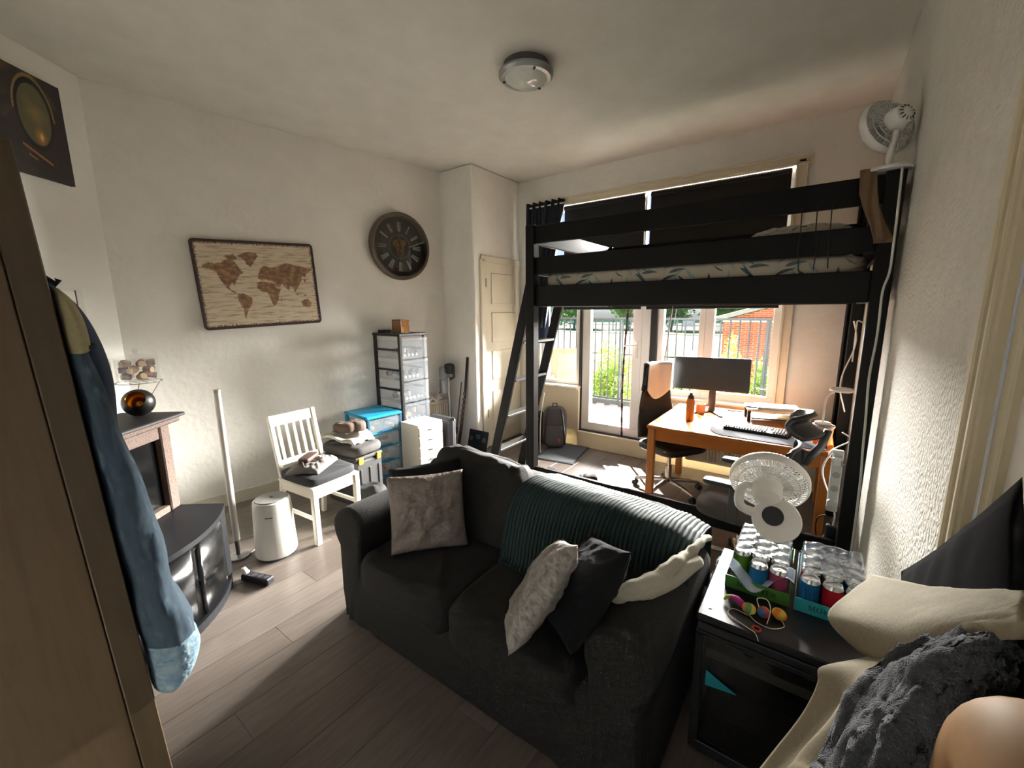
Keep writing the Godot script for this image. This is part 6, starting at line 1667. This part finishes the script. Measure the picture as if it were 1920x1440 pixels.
func build_cooler():
	var at := V(1.855, 0, 0.96)
	var bk := noisy("cooler_black", ["141519", "1c1d22"], 0.06, Vector3.ONE * 4.0, 0.35, 0.0, 0.0, 2, 95)
	var o := thing("drinks_cooler", "small black glass-fronted drinks cooler beside the sofa, can trays on top", "cooler", at)
	part(o, "top", Geo.new().box(V(0, 0.605, 0), V(0.505, 0.028, 0.53), 0.005), bk)
	part(o, "top_trim", Geo.new().box(V(0, 0.57, 0.005), V(0.495, 0.03, 0.52), 0.004), mat("26282e", 0.3))
	for s: float in [-1.0, 1.0]: part(o, "side_panel", Geo.new().box(V(s * 0.235, 0.29, 0), V(0.03, 0.53, 0.5), 0.004), bk)
	part(o, "back", Geo.new().box(V(0, 0.29, -0.245), V(0.45, 0.52, 0.012)), bk)
	part(o, "plinth", Geo.new().box(V(0, 0.035, 0), V(0.45, 0.07, 0.48), 0.004), bk)
	part(o, "shelf", Geo.new().box(V(0, 0.415, -0.01), V(0.44, 0.01, 0.44), 0.002).box(V(0, 0.43, 0.2), V(0.44, 0.03, 0.008), 0.002), mat("a9aaa2", 0.6), "pale grey shelf")
	for i in 2: part(o, "wire_shelf", Geo.new().box(V(0, 0.17 + i * 0.13, -0.01), V(0.44, 0.006, 0.42), 0.002), mat("33343a", 0.5))
	part(o, "door_frame", Geo.new().box(V(0, 0.545, 0.258), V(0.5, 0.02, 0.024), 0.003).box(V(0, 0.06, 0.258), V(0.5, 0.04, 0.024), 0.003).box(V(-0.235, 0.3, 0.258), V(0.03, 0.5, 0.024), 0.003).box(V(0.235, 0.3, 0.258), V(0.03, 0.5, 0.024), 0.003), bk)
	part(o, "glass_door", Geo.new().box(V(0, 0.3, 0.258), V(0.44, 0.47, 0.005)), glass("cooler_glass", Color(0.05, 0.055, 0.06), 0.42))
	var tri := PackedVector2Array([Vector2(-0.205, 0.4), Vector2(-0.1, 0.352), Vector2(-0.205, 0.335)])
	part(o, "sticker", Geo.new().prism(tri, 0.2645, 0.266), mat("17899a", 0.5), "turquoise corner sticker")
	part(o, "dowel", Geo.new().cyl(V(-0.215, 0.6192, 0.21), V(-0.215, 0.6205, 0.21), 0.006, -1, 12), mat("3c3f46", 0.5))
	for i in 5:
		var l := thing("drink_can", "silver can lying on the cooler's pale shelf, %s of the five from the left" % ["first", "second", "third", "fourth", "last"][i], "can", at + V(-0.16 + i * 0.077, 0.4515, 0.08), 0.0, "cans inside the cooler")
		l.rotation.x = PI / 2
		part(l, "body", Geo.new().lathe([[0.0, -0.06], [0.025, -0.06], [0.0315, -0.05], [0.0315, 0.05]], 20), mat("8f9498", 0.3, 0.5))
		part(l, "lid", Geo.new().lathe([[0.0315, 0.05], [0.027, 0.06], [0.025, 0.056], [0.0, 0.056]], 20), mat("c4c7c8", 0.25, 0.85))
	# trays of cans
	var top := 0.62
	for e in [["green cardboard drink tray with a torn film, at the left on the cooler", 1.767, 0.815, 0.215, 0.37, "3f7a2c", "5d5d5a"], ["turquoise cardboard drink tray at the right on the cooler", 2.0, 0.825, 0.215, 0.35, "1f93a0", "2f8f9a"]]:
		var t := thing("can_tray", e[0], "tray", V(e[1], top, e[2]))
		var w: float = e[3]
		var d: float = e[4]
		part(t, "bottom", Geo.new().box(V(0, 0.002, 0), V(w, 0.003, d)), mat("8a7a60", 0.8))
		part(t, "front_wall", Geo.new().box(V(0, 0.027, d * 0.5), V(w, 0.052, 0.003)), mat(e[5], 0.6))
		part(t, "back_wall", Geo.new().box(V(0, 0.027, -d * 0.5), V(w, 0.052, 0.003)), mat(e[5], 0.6))
		for s: float in [-1.0, 1.0]: part(t, "side_wall", Geo.new().box(V(s * w * 0.5, 0.027, 0), V(0.003, 0.052, d)), mat(e[6] if s < 0 else e[5], 0.6))
		var tm := TextMesh.new()
		tm.text = "MONSTER"
		var fnt := SystemFont.new()
		fnt.font_names = PackedStringArray(["Droid Serif"])
		fnt.font_weight = 700
		tm.font = fnt
		tm.font_size = 24
		tm.pixel_size = 0.0011
		tm.depth = 0.0006
		var mi := MeshInstance3D.new()
		mi.name = "lettering"
		mi.mesh = tm
		mi.material_override = mat("1c3a18" if e[5] == "3f7a2c" else "124a55", 0.7)
		mi.position = V(0.0, 0.028, d * 0.5 + 0.002)
		t.add_child(mi, true)
	var film := glass("film", Color(0.6, 0.68, 0.75), 0.08, 0.12)
	var g1 := "cans in the green tray"
	var lab := {"0_0": ["5a8a2a", "green can at the left of the green tray, second row from the front"], "0_1": ["1f78b8", "blue can standing in the front row of the green tray"], "0_2": ["a0436a", "pink can behind the film at the front right of the green tray"]}
	for r in 5:
		for k in 3:
			if r == 0 and k == 0: continue
			var p := V(1.767 + (k - 1) * 0.067, top + 0.004, 0.815 + 0.15 - r * 0.067)
			if r == 0: can(lab["0_%d" % k][1], p, lab["0_%d" % k][0], "")
			elif r == 1 and k == 0: can(lab["0_0"][1], p, lab["0_0"][0], "")
			else: can("silver-topped can under film in the green tray, %s row from the front, %s" % [["", "second", "third", "fourth", "fifth"][r], ["left", "middle", "right"][k]], p, ["5a8a2a", "8f2f4a", "7a7d80"][(r + k) % 3], g1)
	for r in 5:
		for k in 3:
			if r == 4: continue
			var p := V(2.0 + (k - 1) * 0.067, top + 0.004, 0.825 + 0.135 - r * 0.067)
			if r == 0:
				var c := can(["tall blue can with pale stripes at the front of the turquoise tray", "bright red can in the middle of the turquoise tray's front row", "red can at the right end of the turquoise tray's front row"][k], p, ["1b6fb0", "b51c2c", "a81b2e"][k], "")
				if k == 0:
					for i in 4: part(c, "stripe", Geo.new().tube([V(-0.012 + i * 0.008, 0.03 + 0.004 * i, 0.0302 - 0.0012 * absf(i - 1.5)), V(-0.01 + i * 0.008, 0.06, 0.0306 - 0.0012 * absf(i - 1.5)), V(-0.013 + i * 0.008, 0.09, 0.0302 - 0.0012 * absf(i - 1.5))], 0.0016, 5), mat("0f2c4c", 0.4))
			else: can("silver-topped can under film in the turquoise tray, %s row from the front, %s" % [["", "second", "third", "fourth"][r], ["left", "middle", "right"][k]], p, ["1b6fb0", "b51c2c", "7a7d80"][(r + k) % 3], "cans in the turquoise tray")
	var no := FastNoiseLite.new()
	no.seed = 96
	no.frequency = 9.0
	for e in [["shiny clear film stretched over the cans of the green tray", 1.767, 0.777, 0.2, 0.27, 0.0], ["shiny clear film stretched over the cans of the turquoise tray", 2.0, 0.79, 0.205, 0.26, 1.0]]:
		var ff := func(u: float, w: float) -> Vector3:
			var x := (u - 0.5) * float(e[3])
			var z := (0.5 - w) * float(e[4])
			var ed := maxf(absf(u * 2 - 1), maxf(0.0, w * 2 - 1))
			var y := 0.131 + 0.006 * no.get_noise_2d(x + e[5], z) + 0.003 * sin(x * 94.0) * sin(z * 94.0)
			if ed > 0.94: y -= 0.06 * (ed - 0.94) / 0.06
			return V(x, y, z)
		solo("plastic_film", e[0], "film", Geo.new().sheet(ff, 40, 44, 0.0008), film, V(e[1], top, e[2]))
	var tf := func(u: float, w: float) -> Vector3:
		return V(-0.12 + 0.26 * u, 0.075 + 0.04 * sin(u * 7.5 + 0.6) + 0.015 * w + 0.01 * sin(w * 5.0 + u * 9.0), 0.05 + 0.03 * sin(u * 6.0) - 0.06 * w - 0.05 * u * (1.0 - u))
	solo("torn_film", "torn strip of clear film hanging from the front of the green tray", "film", Geo.new().sheet(tf, 40, 10, 0.0008), glass("film_edge", Color(0.85, 0.92, 1.0), 0.32, 0.08), V(1.745, top, 0.985))
	# the larger fan on the cans
	fan("round white fan seen from behind, its foot disc propped on the cans", V(1.762, 1.036, 0.83), 0.138, V(-0.05, 0.41, -0.91), V(1.806, 0.93, 0.95), V(0.03, -0.42, -0.9), 0.083, 64, true)
	# string toys
	o = thing("string_toy", "string of striped rattle balls and a purple tail lying on the cooler", "toy", V(1.76, top, 1.11))
	for b in [[0.0, 0.02, 0.012, 0.4, ["c33a4a", "d7c24a", "5d8a4a", "c98a3a"]], [0.045, 0.018, 0.0, 1.2, ["1f5f8f", "d7c24a", "b03a3a", "1f5f8f"]], [0.092, 0.024, -0.012, -0.3, ["e07a1f", "c9a83a", "e07a1f", "d7b24a"]]]:
		for k in 4:
			var pr := []
			for i in 5:
				var a := -PI / 2 + PI * (k * 4 + i) / 16.0
				pr.append([cos(a) * 0.02, sin(a) * 0.024])
			part(o, "ball", Geo.new().lathe(pr, 20, V(b[0], b[1], b[2]), B(0, rad_to_deg(b[3]), 75)), mat(b[4][k], 0.6))
	part(o, "tail", Geo.new().tube([V(-0.02, 0.018, 0.0), V(-0.045, 0.022, -0.014), V(-0.065, 0.02, -0.022)], [0.012, 0.014, 0.009], 10), mat("9a2478", 0.8))
	part(o, "tail_tip", Geo.new().tube([V(-0.062, 0.02, -0.022), V(-0.078, 0.018, -0.018), V(-0.086, 0.009, -0.006)], [0.009, 0.007, 0.004], 8), mat("b5c23a", 0.8))
	part(o, "string", Geo.new().tube(smoothed([V(0.0, 0.004, 0.02), V(0.03, 0.003, 0.05), V(0.075, 0.003, 0.055), V(0.11, 0.003, 0.02), V(0.1, 0.004, -0.01)], 6), 0.0016, 5), mat("d8d2c0", 0.8))
	part(o, "string", Geo.new().tube(smoothed([V(0.0, 0.004, 0.03), V(-0.05, 0.003, 0.02), V(-0.06, 0.003, 0.06), V(0.0, 0.003, 0.095), V(0.03, 0.003, 0.11), V(0.045, 0.003, 0.145)], 6), 0.0016, 5), mat("d8d2c0", 0.8))
	part(o, "string", Geo.new().tube(smoothed([V(0.03, 0.03, 0.0), V(0.02, 0.05, -0.02), V(0.05, 0.055, -0.025), V(0.065, 0.03, -0.01), V(0.06, 0.004, 0.04)], 6), 0.0016, 5), mat("d8d2c0", 0.8))
	var rg := []
	for i in 25: rg.append(V(0.033 + cos(TAU * i / 24) * 0.012, 0.005, 0.088 + sin(TAU * i / 24) * 0.012))
	part(o, "ring", Geo.new().tube(rg, 0.0045, 7, false), mat("a8392f", 0.5))

# ---------------------------------------------------------------- last small things

func build_small_things():
	# ceiling lamp, switched off
	var o := thing("ceiling_lamp", "round flat ceiling lamp with a metal ring and frosted dome, switched off", "lamp", V(0.125, ROOM_H, 0.17))
	var metal := mat("9fa3a4", 0.35, 0.75)
	part(o, "base", Geo.new().cyl(V(0, 0, 0), V(0, -0.05, 0), 0.15, 0.16, 40), mat("5a5a58", 0.5))
	part(o, "ring", Geo.new().lathe([[0.14, -0.088], [0.165, -0.086], [0.183, -0.068], [0.182, -0.055], [0.15, -0.055]], 56), metal)
	part(o, "dome", Geo.new().lathe([[0.0, -0.128], [0.04, -0.126], [0.08, -0.117], [0.115, -0.103], [0.142, -0.084]], 48), mat("c2c4bf", 0.12))
	for a in [0.6, 2.7, 4.8]: part(o, "clip", Geo.new().box(V(cos(a) * 0.147, -0.09, sin(a) * 0.147), V(0.02, 0.012, 0.012), 0.002, B(0, -rad_to_deg(a))), mat("2c2c2c", 0.5))
	# striped cord and thin line hanging in the window
	var cols := ["6b4a50", "241c20"]
	o = thing("striped_cord", "dark striped cord hanging down in front of the balcony door", "cord", V(0.065, 0.225, -1.945))
	for i in 26:
		var y0 := i * 0.058
		var y1 := (i + 1) * 0.058
		var fx := func(y: float) -> float: return 0.02 * (y / 1.5) - 0.022 * sin(y * 2.1)
		part(o, "band", Geo.new().cyl(V(fx.call(y0), y0, 0), V(fx.call(y1), y1, 0), 0.0115 if i % 3 else 0.0135, -1, 8), mat(cols[0 if i % 3 else 1], 0.8))
	o = thing("pull_cord", "thin reddish cord hanging in front of the right window", "cord", V(0.53, 0.98, -1.945))
	part(o, "cord", Geo.new().tube(smoothed([V(0.045, 0.78, 0), V(0.02, 0.5, 0), V(-0.005, 0.2, 0), V(-0.015, 0.0, 0)], 4), 0.006, 7), mat("7d6468", 0.8))
	part(o, "knob", Geo.new().ball(V(-0.015, -0.012, 0), V(0.011, 0.015, 0.011), 10), mat("5a4448", 0.6))
	# backpack, mat, orange cord, shoes near the balcony door
	o = thing("doormat", "grey rectangular doormat below the left window", "doormat", V(-0.53, 0, -1.58), 0.16)
	part(o, "pile", Geo.new().box(V(0, 0.006, 0), V(0.44, 0.01, 0.62), 0.003), noisy("mat_grey", ["4b4f52", "5f6366"], 0.15, Vector3.ONE * 9.0, 0.95, 0.0, 0.0, 2, 101))
	part(o, "border", Geo.new().box(V(0, 0.004, 0), V(0.48, 0.007, 0.66), 0.002), mat("2d3033", 0.8))
	o = thing("backpack", "grey backpack standing on the doormat against the low wall", "backpack", V(-0.73, 0.011, -1.72), 0.5)
	var gp := noisy("pack_grey", ["45413f", "56524f"], 0.1, Vector3.ONE * 6.0, 0.9, 0.0, 0.0, 2, 102)
	part(o, "body", Geo.new().sbox(V(0, 0.26, 0), V(0.3, 0.52, 0.19), 0.5, 32, B(-6), 0.01, 103), gp)
	part(o, "front_pocket", Geo.new().sbox(V(0, 0.17, 0.11), V(0.24, 0.26, 0.08), 0.5, 24, B(-8), 0.01, 104), mat("4d4a4a", 0.9))
	for s: float in [-1.0, 1.0]: part(o, "strap", Geo.new().tube(smoothed([V(s * 0.07, 0.5, 0.05), V(s * 0.1, 0.4, 0.14), V(s * 0.12, 0.2, 0.15), V(s * 0.13, 0.06, 0.08)], 4), 0.013, 8), mat("262425", 0.8))
	part(o, "top_loop", Geo.new().tube([V(-0.03, 0.51, 0), V(-0.025, 0.56, 0), V(0.025, 0.56, 0), V(0.03, 0.51, 0)], 0.007, 7), mat("262425", 0.8))
	part(o, "tag", Geo.new().box(V(0.06, 0.12, 0.155), V(0.03, 0.05, 0.006), 0.002), mat("9a4a48", 0.7))
	o = thing("hanging_bag", "dark bag with an orange cord hanging behind the ladder", "bag", V(-1.02, 0.0, -1.8))
	part(o, "bag", Geo.new().sbox(V(0, 0.2, 0), V(0.26, 0.42, 0.16), 0.55, 26, Basis.IDENTITY, 0.02, 105), mat("231e1d", 0.9))
	part(o, "orange_cord", Geo.new().tube(smoothed([V(0.02, 0.52, 0.06), V(-0.06, 0.46, 0.1), V(-0.02, 0.38, 0.11), V(0.06, 0.34, 0.11), V(-0.05, 0.3, 0.11), V(0.04, 0.25, 0.12)], 5), 0.008, 7), mat("c2543a", 0.6), "orange cord loops")
	var paths := [[V(-0.3, 0, -0.93), 0.5, "dark furry slipper behind the sofa, nearer the bed post"], [V(0.09, 0, -1.0), 0.9, "dark furry slipper behind the sofa, nearer the desk leg"]]
	for e in paths:
		var s := thing("slipper", e[2], "slipper", e[0], e[1])
		part(s, "sole", Geo.new().sbox(V(0, 0.012, 0), V(0.11, 0.022, 0.27), 0.6, 24), mat("1a1514", 0.8))
		part(s, "upper", Geo.new().sbox(V(0, 0.045, 0.05), V(0.12, 0.085, 0.17), 0.7, 24, Basis.IDENTITY, 0.02, 106), noisy("slipper_fur", ["241a18", "3a2c29"], 0.1, Vector3.ONE * 9.0, 0.95, 1.5, 0.2, 2, 107))
	solo("white_tape", "white cable lying in front of the ladder foot by the backpack", "cable", Geo.new().tube(smoothed([V(0, 0.75, 0), V(-0.03, 0.5, 0.02), V(-0.05, 0.2, 0.01), V(-0.03, 0.012, 0.03), V(0.05, 0.008, 0.1)], 5), 0.006, 7), mat("c9c7c2", 0.5), V(-0.72, 0, -1.45))
	solo("blue_jeans", "dark blue cloth hanging beside the left window behind the ladder", "cloth", Geo.new().sheet(func(u: float, w: float) -> Vector3: return V((u - 0.5) * 0.16, w * 0.5, 0.02 * sin(u * 11.0)), 16, 10, 0.006), mat("2b3550", 0.9), V(-1.03, 1.3, WIN_Z + 0.04))
